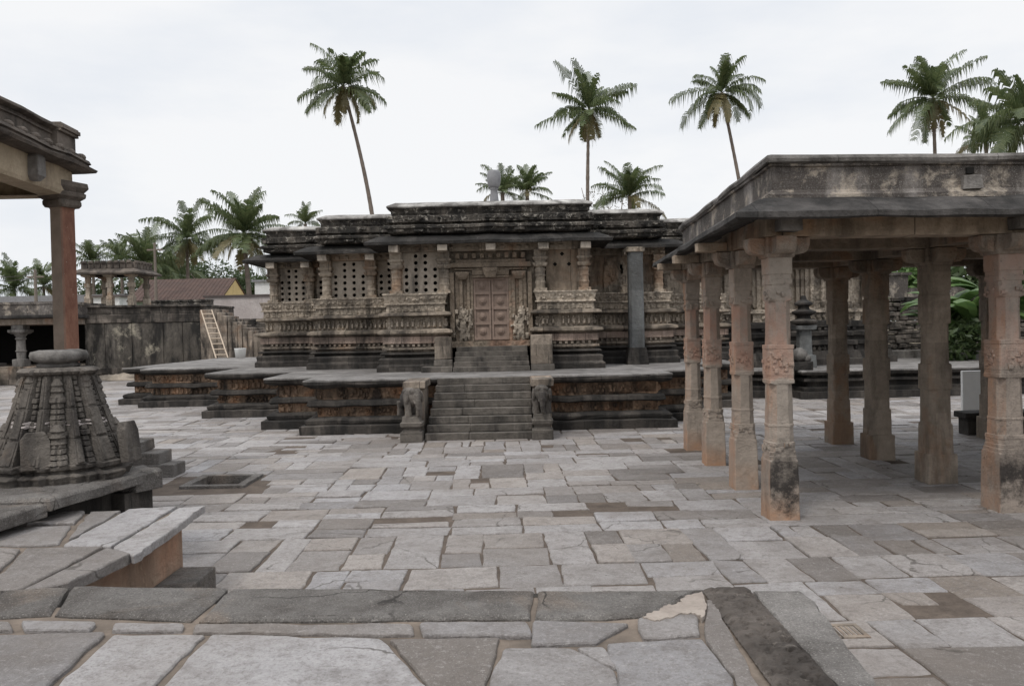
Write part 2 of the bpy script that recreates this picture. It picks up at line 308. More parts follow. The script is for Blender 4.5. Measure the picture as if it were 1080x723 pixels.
# ------------------------------------------------------------------ mesh builder
class MB:
    def __init__(s): s.v = []; s.f = []; s.m = []; s.tone = []
    def add(s, vs, fs, mi=0, tone=None):
        k = len(s.v); s.v += [tuple(p) for p in vs]
        s.f += [tuple(i + k for i in f) for f in fs]; s.m += [mi] * len(fs)
        if tone is not None: s.tone += [tone] * len(vs)
        return s
    def box(s, x0, x1, y0, y1, z0, z1, mi=0, j=0.0):
        vs = [(x + R.uniform(-j, j), y + R.uniform(-j, j), z + R.uniform(-j, j)) for z in (z0, z1) for x, y in ((x0, y0), (x1, y0), (x1, y1), (x0, y1))]
        return s.add(vs, [(3, 2, 1, 0), (4, 5, 6, 7), (0, 1, 5, 4), (1, 2, 6, 5), (2, 3, 7, 6), (3, 0, 4, 7)], mi)
    def prism(s, poly, z0, z1, mi=0):
        n = len(poly)
        vs = [(p[0], p[1], z0) for p in poly] + [(p[0], p[1], z1) for p in poly]
        return s.add(vs, [tuple(range(n - 1, -1, -1)), tuple(range(n, 2 * n))] + [(i, (i + 1) % n, n + (i + 1) % n, n + i) for i in range(n)], mi)
    def rings(s, rings, mi=0, caps=True):
        n = len(rings[0]); vs = [p for r in rings for p in r]; fs = []
        for k in range(len(rings) - 1):
            for i in range(n):
                j = (i + 1) % n
                fs.append((k * n + i, k * n + j, (k + 1) * n + j, (k + 1) * n + i))
        if caps:
            fs.append(tuple(range(n - 1, -1, -1))); fs.append(tuple((len(rings) - 1) * n + i for i in range(n)))
        return s.add(vs, fs, mi)
    def lathe(s, c, prof, seg=16, mi=0, sq=0.0):
        rs = []
        for r, z in prof:
            rs.append([(c[0] + r * math.cos(2 * PI * i / seg), c[1] + r * math.sin(2 * PI * i / seg), c[2] + z) for i in range(seg)])
        return s.rings(rs, mi)
    def tube(s, pts, rad, seg=8, mi=0):
        pts = [Vector(p) for p in pts]; rs = []
        for i, p in enumerate(pts):
            d = (pts[min(i + 1, len(pts) - 1)] - pts[max(i - 1, 0)]).normalized()
            a = d.cross(Vector((0, 1, .01)) if abs(d.y) < .9 else Vector((1, 0, 0))).normalized(); b = d.cross(a)
            r = rad[i] if isinstance(rad, (list, tuple)) else rad
            rs.append([p + a * r * math.cos(2 * PI * k / seg) - b * r * math.sin(2 * PI * k / seg) for k in range(seg)])
        return s.rings(rs, mi)
    def sect(s, c, secs, mi=0):
        """a post from (z, half width, chamfer) sections"""
        rs = []
        for z, h, ch in secs:
            ch = min(ch, h * .99)
            rs.append([(c[0] + x, c[1] + y, c[2] + z) for x, y in ((h, -h + ch), (h, h - ch), (h - ch, h), (-h + ch, h), (-h, h - ch), (-h, -h + ch), (-h + ch, -h), (h - ch, -h))])
        return s.rings(rs, mi)
    def ball(s, c, r, mi=0, seg=10, rot=None):
        rs = []
        for i in range(1, seg):
            a = PI * i / seg
            ring = []
            for k in range(seg * 2):
                b = PI * k / seg
                p = Vector((r[0] * math.sin(a) * math.cos(b), r[1] * math.sin(a) * math.sin(b), -r[2] * math.cos(a)))
                if rot: p = rot @ p
                ring.append(Vector(c) + p)
            rs.append(ring)
        return s.rings(rs, mi)
    def build(s, name, mats, parent=None, loc=None, smooth=False, bevel=0.0, kind=None):
        me = bpy.data.meshes.new(name)
        me.from_pydata(s.v, [], s.f)
        if not isinstance(mats, (list, tuple)): mats = [mats]
        for m in mats: me.materials.append(M[m])
        me.polygons.foreach_set('material_index', s.m)
        if s.tone:
            at_ = me.color_attributes.new('tone', 'FLOAT_COLOR', 'POINT')
            at_.data.foreach_set('color', [c for t in s.tone for c in (*t, 1.0)])
        if smooth: me.polygons.foreach_set('use_smooth', [True] * len(me.polygons))
        me.update(); me.validate()
        o = bpy.data.objects.new(name, me)
        COL.objects.link(o)
        if parent is not None:
            o.parent = parent
            base = Vector(parent.location) if parent.type == 'EMPTY' else Vector((0, 0, 0))
            o.location = (Vector(loc) if loc is not None else Vector((0, 0, 0))) - base
        elif loc is not None: o.location = loc
        if bevel:
            b = o.modifiers.new('bevel', 'BEVEL'); b.width = bevel; b.segments = 2; b.limit_method = 'ANGLE'; b.angle_limit = math.radians(40)
        if kind: o['kind'] = kind
        return o

def thing(name, label, cat, loc, group=None):
    o = bpy.data.objects.new(name, None); COL.objects.link(o)
    o.location = loc; o.empty_display_size = .2
    o['label'] = label; o['category'] = cat
    if group: o['group'] = group
    return o
def tag(o, label, cat, group=None):
    o['label'] = label; o['category'] = cat
    if group: o['group'] = group
    return o
def worn(o, strength=.03, size=.25, levels=0):
    if levels:
        sm = o.modifiers.new('sub', 'SUBSURF'); sm.subdivision_type = 'SIMPLE'; sm.levels = levels; sm.render_levels = levels
    t = bpy.data.textures.new('wear', 'CLOUDS'); t.noise_scale = size; t.noise_depth = 3
    d = o.modifiers.new('wear', 'DISPLACE'); d.texture = t; d.strength = strength; d.texture_coords = 'GLOBAL'; d.mid_level = .5
    return o

def refine(plan, step):
    out = []
    n = len(plan)
    for i in range(n):
        a = Vector(plan[i]); b = Vector(plan[(i + 1) % n])
        k = max(1, int((b - a).length / step))
        for q in range(k): out.append((a.lerp(b, q / k), q == 0))
    return out
def sweep(mb, plan, prof, mi=0, step=.45, jit=.008, cap=None, capmi=None, bottom=False, seed=1):
    """moulding profile (offset outwards, z) run round a closed counter-clockwise plan"""
    rr = random.Random(seed)
    pts = refine(plan, step); n = len(pts)
    def nrm(a, b):
        d = (b - a).normalized(); return Vector((d.y, -d.x))
    offs = []
    for i in range(n):
        n1 = nrm(pts[i - 1][0], pts[i][0]); n2 = nrm(pts[i][0], pts[(i + 1) % n][0])
        offs.append((n1 + n2) / max(.2, 1 + n1.dot(n2)))
    rings = []
    zj = [rr.gauss(0, jit) for _ in range(n)]; oj = [rr.gauss(0, jit) for _ in range(n)]
    for o_, z in prof:
        ring = []
        for i in range(n):
            q = pts[i][0] + offs[i] * (o_ + oj[i] + rr.gauss(0, jit * .35))
            ring.append((q.x, q.y, z + zj[i] * .6 + rr.gauss(0, jit * .25)))
        rings.append(ring)
    k0 = len(mb.v)
    mb.rings(rings, mi, caps=False)
    if cap:
        mb.f.append(tuple(k0 + (len(rings) - 1) * n + i for i in range(n))); mb.m.append(mi if capmi is None else capmi)
    if bottom:
        mb.f.append(tuple(k0 + n - 1 - i for i in range(n))); mb.m.append(mi)
    return mb

def lump(mb, c, t, nr, w, h, d, mi=0, taper=.55, j=.12):
    """pillow shaped carved lump: c centre on the wall, t along, nr outwards"""
    t = Vector((t[0], t[1], 0)); nr = Vector((nr[0], nr[1], 0)); c = Vector(c)
    up = Vector((0, 0, 1))
    q = lambda a: a * (1 + R.uniform(-j, j))
    vs = []
    for dd, k in ((-.02, 1.0), (d * .6, .92), (d, taper)):
        for sx, sz in ((-1, -1), (1, -1), (1, 1), (-1, 1)):
            vs.append(c + t * sx * q(w / 2 * k) + up * sz * q(h / 2 * k) + nr * dd)
    fs = []
    for k in (0, 4):
        for i in range(4):
            jn = (i + 1) % 4; fs.append((k + i, k + jn, k + 4 + jn, k + 4 + i))
    fs.append((8, 9, 10, 11))
    mb.add(vs, fs, mi)
def frieze(mb, p0, p1, z0, z1, pitch, depth, style='figure', mi=0, skip=.06):
    a = Vector(p0); b = Vector(p1); L = (b - a).length
    t = (b - a) / L; nr = Vector((t.y, -t.x)); n = max(1, int(L / pitch)); H = z1 - z0
    for i in range(n):
        if R.random() < skip: continue
        c = a + t * (L * (i + .5) / n)
        w = L / n
        if style == 'dentil':
            lump(mb, (c.x, c.y, (z0 + z1) / 2), t, nr, w * .55, H * .8, depth, mi, .85, .06)
        elif style == 'figure':
            sx = R.uniform(-.1, .1) * w
            lump(mb, (c.x + t.x * sx, c.y + t.y * sx, z0 + H * .36), t, nr, w * R.uniform(.4, .7), H * .66, depth, mi)
            lump(mb, (c.x - t.x * sx, c.y - t.y * sx, z0 + H * .8), t, nr, w * .34, H * .28, depth * .9, mi)
            if R.random() < .6:
                s_ = R.choice((-1, 1)); cc = c + t * (s_ * w * .36)
                lump(mb, (cc.x, cc.y, z0 + H * R.uniform(.35, .65)), t, nr, w * .2, H * .5, depth * .6, mi)
        elif style == 'turret':
            for k in range(4):
                lump(mb, (c.x, c.y, z0 + H * (.13 + .24 * k)), t, nr, w * (.8 - .16 * k), H * .2, depth * (1 - .15 * k), mi, .8, .06)
        elif style == 'panel':
            for k in range(3):
                cc = c + t * R.uniform(-.35, .35) * w
                lump(mb, (cc.x, cc.y, z0 + H * R.uniform(.25, .75)), t, nr, w * R.uniform(.2, .5), H * R.uniform(.2, .5), depth, mi)
        elif style == 'post':
            lump(mb, (c.x, c.y, (z0 + z1) / 2), t, nr, w * .4, H, depth, mi, .7, .08)

# ------------------------------------------------------------------ ground and paving
PIT = (-5.12, 12.5, -4.12, 13.5)
def sheet(mb, x0, x1, y0, y1, z, hole):
    a, b, c, d = hole
    vs = [(x, y, z) for x, y in ((x0, y0), (x1, y0), (x1, y1), (x0, y1), (a, b), (c, b), (c, d), (a, d))]
    mb.add(vs, [(0, 1, 5, 4), (1, 2, 6, 5), (2, 3, 7, 6), (3, 0, 4, 7)])
HOLE = (PIT[0] + .06, PIT[1] + .06, PIT[2] - .06, PIT[3] - .06)
mb = MB(); S = 900
sheet(mb, -S, S, -S, S, -.03, HOLE)
mb.build('ground', 'earth', kind='structure')

def slab(mb, poly, z, th=.05, tone=(.5, .1, .5), wob=.01, cut=.03, dens=.22, tilt=.007):
    n = len(poly); pts = []
    ctr = sum((Vector(p[:2]) for p in poly), Vector((0, 0))) / n
    for i in range(n):
        p = Vector(poly[i][:2]); a = Vector(poly[i - 1][:2]); b = Vector(poly[(i + 1) % n][:2])
        c = cut * R.uniform(.4, 1.6)
        la = (a - p).length; lb = (b - p).length
        pa = p + (a - p) * min(.3, c / max(la, .01)); pb = p + (b - p) * min(.3, c / max(lb, .01))
        pts += [pa, (pa + pb) / 2 * .45 + p * .55, pb]
        nb = (b - p).normalized(); nn = Vector((nb.y, -nb.x))
        k = int(lb / dens)
        for q in range(1, k):
            pts.append(p.lerp(b, q / k) + nn * R.gauss(0, wob))
    tx, ty = R.gauss(0, tilt), R.gauss(0, tilt)
    zz = z + R.gauss(0, .004)
    N = len(pts)
    def zt(p): return zz + (p.x - ctr.x) * tx + (p.y - ctr.y) * ty
    def inw(p, d):
        v = ctr - p; return p + v * min(.4, d / max(v.length, .01))
    r0 = [(p.x, p.y, zt(p) - th) for p in pts]
    r1 = [(p.x, p.y, zt(p) - .012) for p in pts]
    r2 = []
    for p in pts:
        q = inw(p, .008); r2.append((q.x, q.y, zt(p) - .003))
    r3 = []
    for p in pts:
        q = inw(p, .026); r3.append((q.x, q.y, zt(p)))
    vs = r0 + r1 + r2 + r3
    fs = [(k * N + i, k * N + (i + 1) % N, (k + 1) * N + (i + 1) % N, (k + 1) * N + i) for k in range(3) for i in range(N)]
    fs.append(tuple(3 * N + i for i in range(N)))
    mb.add(vs, fs, 0, tone)
def rtone():
    q = R.random()
    if q < .2: t = R.uniform(.18, .42)
    elif q < .48: t = R.uniform(.45, .68)
    else: t = R.uniform(.68, .92)
    return (t, R.uniform(.3, .8) if R.random() < .22 else R.uniform(0, .25), R.random())

def guillotine(x0, y0, x1, y1, tw, th_, out):
    w, h = x1 - x0, y1 - y0
    lim = R.uniform(.75, 1.75)
    if w < tw * lim and h < th_ * lim or (w < tw * .6 and h < th_ * .6):
        out.append((x0, y0, x1, y1)); return
    if w / tw > h / th_ and w > tw * .75:
        c = x0 + w * R.uniform(.35, .65)
        guillotine(x0, y0, c, y1, tw, th_, out); guillotine(c, y0, x1, y1, tw, th_, out)
    elif h > th_ * .75:
        c = y0 + h * R.uniform(.38, .62)
        guillotine(x0, y0, x1, c, tw, th_, out); guillotine(x0, c, x1, y1, tw, th_, out)
    else: out.append((x0, y0, x1, y1))

TX0, TX1, TY = -2.9, 1.72, 5.22          # raised terrace corner lines
PLAT = [(-13.2, 37), (-13.2, 27.6), (-12.06, 27.6), (-12.06, 26.4), (-8.64, 26.4), (-8.64, 22.8), (-6.1, 22.8), (-6.1, 19.8), (-4.86, 19.8),
        (-4.86, 18.6), (3.7, 18.6), (3.7, 19.8), (4.94, 19.8), (4.94, 22.8), (6.4, 22.8), (6.4, 37)]
def inside(p, poly):
    c = False; n = len(poly)
    for i in range(n):
        a, b = poly[i], poly[(i + 1) % n]
        if (a[1] > p[1]) != (b[1] > p[1]) and p[0] < (b[0] - a[0]) * (p[1] - a[1]) / (b[1] - a[1]) + a[0]: c = not c
    return c
mb = MB(); base = MB()
mbj = MB(); sheet(mbj, -34, 24, 3, 52, -.014, HOLE)
mbj.build('courtyard_bed', 'joint', kind='structure')
yaw = math.radians(1.2)
cy_, sy_ = math.cos(yaw), math.sin(yaw)
def rot(x, y): return (x * cy_ - y * sy_, x * sy_ + y * cy_)
PIT = (-5.12, 12.5, -4.12, 13.5)
yb = 3.4
while yb < 50:
    bh = R.uniform(1.0, 2.3)
    xb = -32.0 + R.uniform(0, 2)
    while xb < 23:
        bw = R.uniform(1.6, 3.8); sw = R.random() < .3
        cells = []
        sc = 1.0 if yb < 30 else 1.4
        tw, th_ = (.95 if yb > 6.8 else .8) * sc, (.46 if yb > 6.8 else .52) * sc
        if sw: tw, th_ = th_ * 1.15, tw * .9
        guillotine(xb, yb, xb + bw, yb + bh, tw, th_, cells)
        for (x0, y0, x1, y1) in cells:
            cx, cyy = rot((x0 + x1) / 2, (y0 + y1) / 2)
            if inside((cx, cyy), PLAT) and inside((cx, cyy - .8), PLAT): continue
            if cyy < TY - .3 and TX0 - 6 < cx < TX1 - .45: continue
            if TX0 - 8 < cx < TX0 - .4 and cyy < 7.4: continue
            if abs(cx - (PIT[0] + PIT[2]) / 2) < .75 and abs(cyy - (PIT[1] + PIT[3]) / 2) < .72: continue
            if abs(cx) > cyy * .75 + 2.5: continue
            if R.random() < .2 and (x1 - x0) * (y1 - y0) < .2 and yb < 20: continue          # a missing stone: bare earth
            g = R.uniform(.004, .012)
            j = lambda: R.gauss(0, .014)
            poly = [rot(x0 + g + j(), y0 + g + j()), rot(x1 - g + j(), y0 + g + j()), rot(x1 - g + j(), y1 - g + j()), rot(x0 + g + j(), y1 - g + j())]
            slab(mb, poly, 0, .05, rtone(), .006, .014, .13 if yb < 16 else .4)
        xb += bw
    yb += bh
mb.build('courtyard_paving', 'paving', kind='structure')

# ------------------------------------------------------------------ raised terrace under the viewer
TZ = .75
mb = MB()
mb.prism([(-14, -8), (1.3, -8), (1.3, TY - .3), (TX0 - .2, TY - .3), (TX0 - .2, 7.5), (-14, 7.5)], -.02, TZ - .025, 0)
ter = mb.build('terrace', ['mortar'], kind='structure')
def gp(pts, z=TZ): return [gnd(x, y, z) for x, y in pts]
def ccw(poly):
    a = sum(poly[i - 1][0] * poly[i][1] - poly[i][0] * poly[i - 1][1] for i in range(len(poly)))
    return poly if a > 0 else poly[::-1]
mb = MB()
def fs(pts, tone, z=TZ, **k): slab(mb, ccw([tuple(p[:2]) for p in gp(pts)]), z, tone=(*tone, R.random()), **dict(dict(th=.08, wob=.006, cut=.02, dens=.1, tilt=.001), **k))
fs([(0, 668), (112, 665), (48, 723), (-40, 760), (-120, 723), (-60, 680)], (.42, .12))
fs([(120, 667), (217, 667), (150, 731), (40, 735)], (.97, .03))
fs([(223, 667), (402, 671), (462, 735), (155, 740)], (1.0, .02))
fs([(410, 672), (527, 670), (508, 740), (466, 740)], (.22, .3))
fs([(531, 681), (602, 681), (648, 704), (655, 745), (505, 745)], (.62, .05))
fs([(607, 680), (636, 679), (655, 700), (648, 702)], (.66, .08))
fs([(640, 677), (740, 672), (773, 712), (775, 745), (660, 745)], (.6, .0))
fs([(442, 655), (556, 654), (562, 669), (446, 668)], (.55, .1))
fs([(562, 653), (664, 656), (628, 676), (560, 678)], (.5, .15))
fs([(672, 650), (735, 642), (738, 667), (678, 671)], (.58, .15), wob=.012)
fs([(745, 630), (752, 630), (812, 745), (783, 745), (775, 712), (744, 672)], (.3, .3))
fs([(22, 654), (102, 655), (94, 664), (26, 663)], (.8, .05))
fs([(120, 656), (195, 656), (192, 663), (118, 663)], (.9, .03))
fs([(-80, 655), (10, 654), (14, 663), (-90, 664)], (.45, .1))
fs([(205, 656), (435, 656), (437, 667), (203, 665)], (.45, .25))
# left block
fs([(66, 574), (136, 536), (187, 533), (117, 575)], (.95, .1))
fs([(119, 576), (190, 534), (217, 532), (141, 585)], (.98, .08), th=.065)
fs([(4, 602), (28, 577), (110, 575), (20, 621), (-40, 628)], (.38, .2))
fs([(24, 622), (114, 577), (138, 583), (72, 614)], (.42, .2))
fs([(-60, 600), (-40, 575), (22, 578), (0, 600), (-40, 625)], (.5, .35))
fs([(-40, 572), (-30, 556), (75, 553), (62, 572), (30, 574)], (.55, .1))
fs([(-30, 553), (-20, 541), (90, 538), (78, 551)], (.62, .05))
fs([(84, 551), (96, 538), (128, 537), (72, 568)], (.48, .05))
fs([(-160, 655), (-120, 560), (-42, 556), (-50, 600), (-64, 628)], (.45, .2))
fs([(-130, 556), (-100, 536), (-24, 540), (-34, 553)], (.5, .2))
for bx in [(-9, 2.0), (-7.6, 2.0), (-6.2, 2.0)]:
    for by in range(5):
        slab(mb, [(bx[0] + .02, bx[1] + by * 1.05 + .02), (bx[0] + 1.35, bx[1] + by * 1.05 + .02), (bx[0] + 1.35, bx[1] + by * 1.05 + 1.02), (bx[0] + .02, bx[1] + by * 1.05 + 1.02)], TZ, .06, rtone())
for bx in range(-5, 2):
    for by in range(-7, 3):
        slab(mb, [(bx * .9 + .02, by + .02), (bx * .9 + .87, by + .02), (bx * .9 + .87, by + .97), (bx * .9 + .02, by + .97)], TZ, .06, rtone())
mb.build('terrace_paving', 'paving', kind='structure')
# coping stones along the terrace edge
mb = MB()
def blockpoly(mb, pts, z0, z1, mi=0, zc=0.02, sub=.12):
    """stone with a slightly rounded, uneven top"""
    poly = ccw([tuple(p[:2]) for p in pts]); P = []
    for i in range(len(poly)):
        a = Vector(poly[i]); b = Vector(poly[(i + 1) % len(poly)]); k = max(1, int((b - a).length / sub))
        for q in range(k):
            n_ = (b - a).normalized(); P.append(a.lerp(b, q / k) + Vector((n_.y, -n_.x)) * R.gauss(0, .006))
    c = sum(P, Vector((0, 0))) / len(P)
    # a straight skeleton like inset towards the stone's own mid line
    d = max(((Vector(poly[i]) - Vector(poly[i - 1])) for i in range(len(poly))), key=lambda v: v.length).normalized()
    nn = Vector((-d.y, d.x))
    def ins(p, w):
        v = p - c; along = v.dot(d); ac = v.dot(nn)
        return c + d * (along - math.copysign(min(w, abs(along)), along)) + nn * (ac - math.copysign(min(w, abs(ac)), ac))
    rs = [[(p.x, p.y, z0) for p in P], [(p.x, p.y, z1 - zc) for p in P]]
    for w, dz in ((.012, .4), (.035, .0)):
        rs.append([(*ins(p, w), z1 - zc * dz + R.gauss(0, .0015)) for p in P])
    mb.rings(rs, mi)
blockpoly(mb, gp([(78, 617), (240, 619), (202, 652), (58, 646)]), .5, TZ + .004)
fs_ = None
blockpoly(mb, gp([(-150, 628), (73, 617), (52, 646), (-170, 655)]), .5, TZ + .002)
blockpoly(mb, gp([(244, 619.5), (563, 622), (558, 650), (210, 653)]), .5, TZ + .006)
blockpoly(mb, gp([(568, 622), (733, 621), (690, 646), (640, 650), (564, 651)]), .5, TZ + .004)
worn(mb.build('terrace_coping', 'kerb', kind='structure'), .012, .12)
# right flank: pitted strip and its sloping outer stone
mb = MB()
NX, NY = 16, 260
vs = []
for iy in range(NY + 1):
    for ix in range(NX + 1):
        x = 1.115 + .285 * ix / NX; y = 1.5 + 3.43 * iy / NY
        e = min(ix, NX - ix, 2) / 2
        n_ = mnoise.noise(Vector((x * 22, y * 16, 0))) * .6 + mnoise.noise(Vector((x * 50, y * 38, 4))) * .5
        vs.append((x + R.gauss(0, .002), y, TZ + .012 - .02 * (1 - e) + (-.05 * max(0, n_ - .02) if e > 0 else 0)))
W1 = NX + 1
mb.add(vs, [(a + iy * W1, a + 1 + iy * W1, a + 1 + (iy + 1) * W1, a + (iy + 1) * W1) for iy in range(NY) for a in range(NX)])
mb.box(1.12, 1.395, -8, 4.925, .3, TZ - .03)
mb.build('terrace_edge_strip', 'pitted', kind='structure')
mb = MB()
blockpoly(mb, [(1.405, 2.2), (1.44, 2.2), (1.59, 3.7), (1.70, 4.72), (1.69, 4.9), (1.405, 4.92)], .5, TZ - .004, 0, .012, .08)
blockpoly(mb, [(1.405, -8), (1.5, -8), (1.5, 2.19), (1.405, 2.19)], .5, TZ - .004, 0, .012, .2)
mb.box(1.38, 1.42, -8, 4.9, -.02, .52)
o = mb.build('terrace_edge_moulding', 'kerb_pale', kind='structure'); worn(o, .01, .1)
# front face of the terrace, painted dado in the notch, step at its foot
mb = MB()
mb.box(TX0 - .21, TX0 - .13, 5.2, 7.45, 0, TZ - .09, 0, .004)
mb.build('terrace_red_face', 'red_dado', kind='structure')
mb = MB()
mb.box(TX0 - .12, TX0 + .2, 5.6, 7.35, -.02, .26, 0, .01)
worn(mb.build('terrace_foot_step', 'kerb', kind='structure', bevel=.015), .01, .1)
mb = MB(); mb.box(TX0 - .2, 1.35, 5.1, 5.17, 0, TZ - .08, 0, .004)
mb.build('terrace_front_face', 'rubble', kind='structure')
# pale mortar patch at the coping's end
mb = MB()
pp0 = gp([(678, 651), (692, 645), (703, 639), (716, 636), (723, 629), (741, 625), (745, 638), (742, 652), (733, 647), (718, 647), (704, 652), (690, 655)])
pp = []
for i in range(len(pp0)):
    for q in range(6):
        v = pp0[i].lerp(pp0[(i + 1) % len(pp0)], q / 6); pp.append(v + Vector((R.gauss(0, .006), R.gauss(0, .008), 0)))
mb.prism(ccw([tuple(p[:2]) for p in pp]), TZ - .03, TZ + .008)
worn(mb.build('mortar_patch', 'mortar_white', kind='structure', bevel=.004), .004, .08)

# drains
mb = MB(); a, b, c, d = PIT
for (x0, x1, y0, y1) in ((a, c, b, b + .13), (a, c, d - .13, d), (a, a + .13, b + .131, d - .131), (c - .13, c, b + .131, d - .131)):
    mb.box(x0, x1, y0, y1, -.36, .035, 0, .006)
o = thing('drain_basin', 'square stone rimmed drain sunk in the courtyard paving near the ruined shrine', 'drain', ((a + c) / 2, (b + d) / 2, 0))
mb.build('rim', 'kerb', o, bevel=.012)
mb = MB(); mb.box(a + .12, c - .12, b + .12, d - .12, -.42, -.36)
mb.build('floor_slab', 'black', o)
o = thing('drain_cover', 'small pierced metal drain cover set flush in the paving beside the terrace edge', 'drain cover', (2.47, 6.17, 0))
mb = MB(); mb.box(2.34, 2.60, 6.03, 6.07, 0, .016); mb.box(2.34, 2.60, 6.27, 6.31, 0, .016); mb.box(2.34, 2.375, 6.071, 6.269, 0, .016); mb.box(2.565, 2.60, 6.071, 6.269, 0, .016)
mb.build('frame', 'plinth', o)
mb = MB()
for i in range(5): mb.box(2.385 + i * .036, 2.405 + i * .036, 6.072, 6.268, 0, .012)
mb.build('grille', 'plinth', o)

# ------------------------------------------------------------------ temple platform
plat = thing('temple_platform', 'low stepped black stone platform with rusty carved bands beneath the temple', 'platform', (-.58, 22, 0))
mb = MB()
sweep(mb, PLAT, [(-.4, 0), (0, 0), (.005, .19), (-.02, .205), (-.13, .21), (-.11, .25), (-.10, .31), (-.13, .345), (-.2, .37), (-.36, .38)], 0, .4, .012)
sweep(mb, PLAT, [(-.36, .60), (-.22, .605), (-.18, .64), (-.2, .72), (-.24, .755), (-.36, .76)], 0, .4, .014, seed=2)
sweep(mb, PLAT, [(-.36, 1.03), (-.26, 1.035), (-.12, 1.09), (-.09, 1.13), (-.09, 1.19)], 0, .5, .014, seed=3)
mb.build('moulding', 'black', plat)
mb = MB()
for z0, z1 in ((.37, .61), (.75, 1.045)):
    sweep(mb, PLAT, [(-.36, z0), (-.36, z1)], 0, .5, .004)
    for i in range(1, len(PLAT) - 2):
        p, q = Vector(PLAT[i]), Vector(PLAT[i + 1]); t = (q - p).normalized(); nr = Vector((t.y, -t.x))
        a = p - nr * .36 + t * .36; b = q - nr * .36 - t * .36
        if (b - a).dot(t) > .3:
            frieze(mb, a, b, z0 + .02, z1 - .02, .15, .06, R.choice(('panel', 'panel', 'figure')), 0, .12)
mb.build('frieze', 'recess', plat)
mb = MB(); sweep(mb, PLAT, [(-.085, 1.186), (-.085, 1.222), (-.11, 1.235)], 0, .6, .006, cap=True)
mb.build('top_paving', 'platform_top', plat)
# staircase
st = MB()
nst = 8; h = 1.225 / nst
for i in range(nst):
    y0 = 17.22 + i * .195
    x0 = -1.86 + i * .022
    for (xa, xb3) in ((x0, -1.0 + R.uniform(-.2, .2)), (None, .4)):
        if xa is None: xa = last + .004
        st.box(xa, xb3, y0, 18.9, i * h + (.002 if i else -.02), (i + 1) * h - .004, 0, .004); last = xb3
st.build('staircase', 'step', plat, bevel=.012)
for (xa, xb3) in ((-2.32, -1.9), (.42, .84)):
    mb = MB()
    mb.box(xa + .02, xb3 - .02, 17.72, 18.75, 0, 1.08, 0, .008)
    mb.box(xa - .03, xb3 + .03, 17.55, 18.75, 1.075, 1.228, 0, .006)
    mb.build('stair_flank', 'plinth', plat, bevel=.015)

def elephant(px0, px1, label, turn):
    xc = (px0 + px1) / 2
    o = thing('elephant_statue', label, 'statue', (xc, 17.3, 0), 'stone elephants flanking the temple steps')
    mb = MB()
    w = (px1 - px0) / 2
    sec = [(0, w, .01), (.2, w, .01), (.205, w * .8, .02), (.27, w * .74, .03), (.33, w * .98, .02), (.40, w * 1.02, .02), (.41, w * .85, .02), (.53, w * .8, .03)]
    mb.sect((xc, 17.28, 0), sec)
    worn(mb.build('pedestal', 'step', o, bevel=.012), .02, .1)
    mb = MB(); z = .52
    Q = Matrix.Rotation(turn, 3, 'Z')
    def P(x, y, zz): v = Q @ Vector((x, y, 0)); return (xc + v.x, 17.3 + v.y, z + zz)
    mb.ball(P(0, .12, .36), (.19, .27, .2), 0, 10, Q)
    mb.ball(P(0, -.14, .42), (.135, .14, .17), 0, 10, Q)
    mb.ball(P(-.06, -.17, .52), (.07, .08, .07), 0, 8, Q); mb.ball(P(.06, -.17, .52), (.07, .08, .07), 0, 8, Q)
    for sx in (-1, 1):
        mb.ball(P(sx * .17, -.08, .4), (.045, .1, .14), 0, 8, Q)
        mb.tube([P(sx * .12, -.05, .3), P(sx * .125, -.08, .15), P(sx * .125, -.08, 0)], [.085, .07, .08], 10)
        mb.tube([P(sx * .12, .28, .3), P(sx * .12, .3, .15), P(sx * .12, .3, 0)], [.095, .075, .085], 10)
        mb.tube([P(sx * .06, -.22, .34), P(sx * .075, -.3, .28)], [.022, .012], 6)
    mb.tube([P(0, -.23, .44), P(0, -.29, .32), P(0, -.3, .18), P(.01, -.28, .06), P(.04, -.25, .03)], [.075, .062, .05, .042, .036], 10)
    mb.ball(P(0, .12, .5), (.15, .2, .1), 0, 8, Q)
    b = mb.build('body', 'shrine', o)
    r = b.modifiers.new('remesh', 'REMESH'); r.mode = 'VOXEL'; r.voxel_size = .012; r.use_smooth_shade = True
    worn(b, .012, .05)
elephant(-2.36, -1.9, 'worn stone elephant turned sideways on its pedestal, left of the platform stairs', math.radians(32))
elephant(.38, .82, 'upright stone elephant facing straight forward on its pedestal, right of the stairs', 0)

# ------------------------------------------------------------------ temple
tem = thing('temple', 'low weathered stone temple with stepped flat roof, pierced window screens and a panelled door', 'temple', (-.55, 26, 1.22))
WN = [(-7.8, 32), (-7.8, 26.2), (-5.6, 26.2), (-5.6, 23.9), (-3.2, 23.9), (-3.2, 21.65), (-1.8, 21.65), (-1.8, 22.4), (.74, 22.4), (.74, 21.65),
      (2.1, 21.65), (2.1, 23.9), (4.5, 23.9), (4.5, 26.2), (6.7, 26.2), (6.7, 32)]
W = [p for i, p in enumerate(WN) if i not in (6, 7, 8, 9)]
mb = MB(); sweep(mb, WN, [(.3, 1.21), (.3, 1.39), (.26, 1.41), (.24, 1.44), (.26, 1.56), (.21, 1.6), (.1, 1.61), (.1, 1.66), (.19, 1.67), (.22, 1.70), (.19, 1.735), (.07, 1.75)], 0, .5, .01)
mb.build('base_moulding', 'black', tem)
mb = MB(); sweep(mb, WN, [(.07, 1.745), (.07, 1.80), (.17, 1.81), (.17, 1.865), (.05, 1.875), (.05, 1.965)], 0, .5, .006)
WSEG = [(WN[i], WN[i + 1]) for i in range(1, len(WN) - 2)]
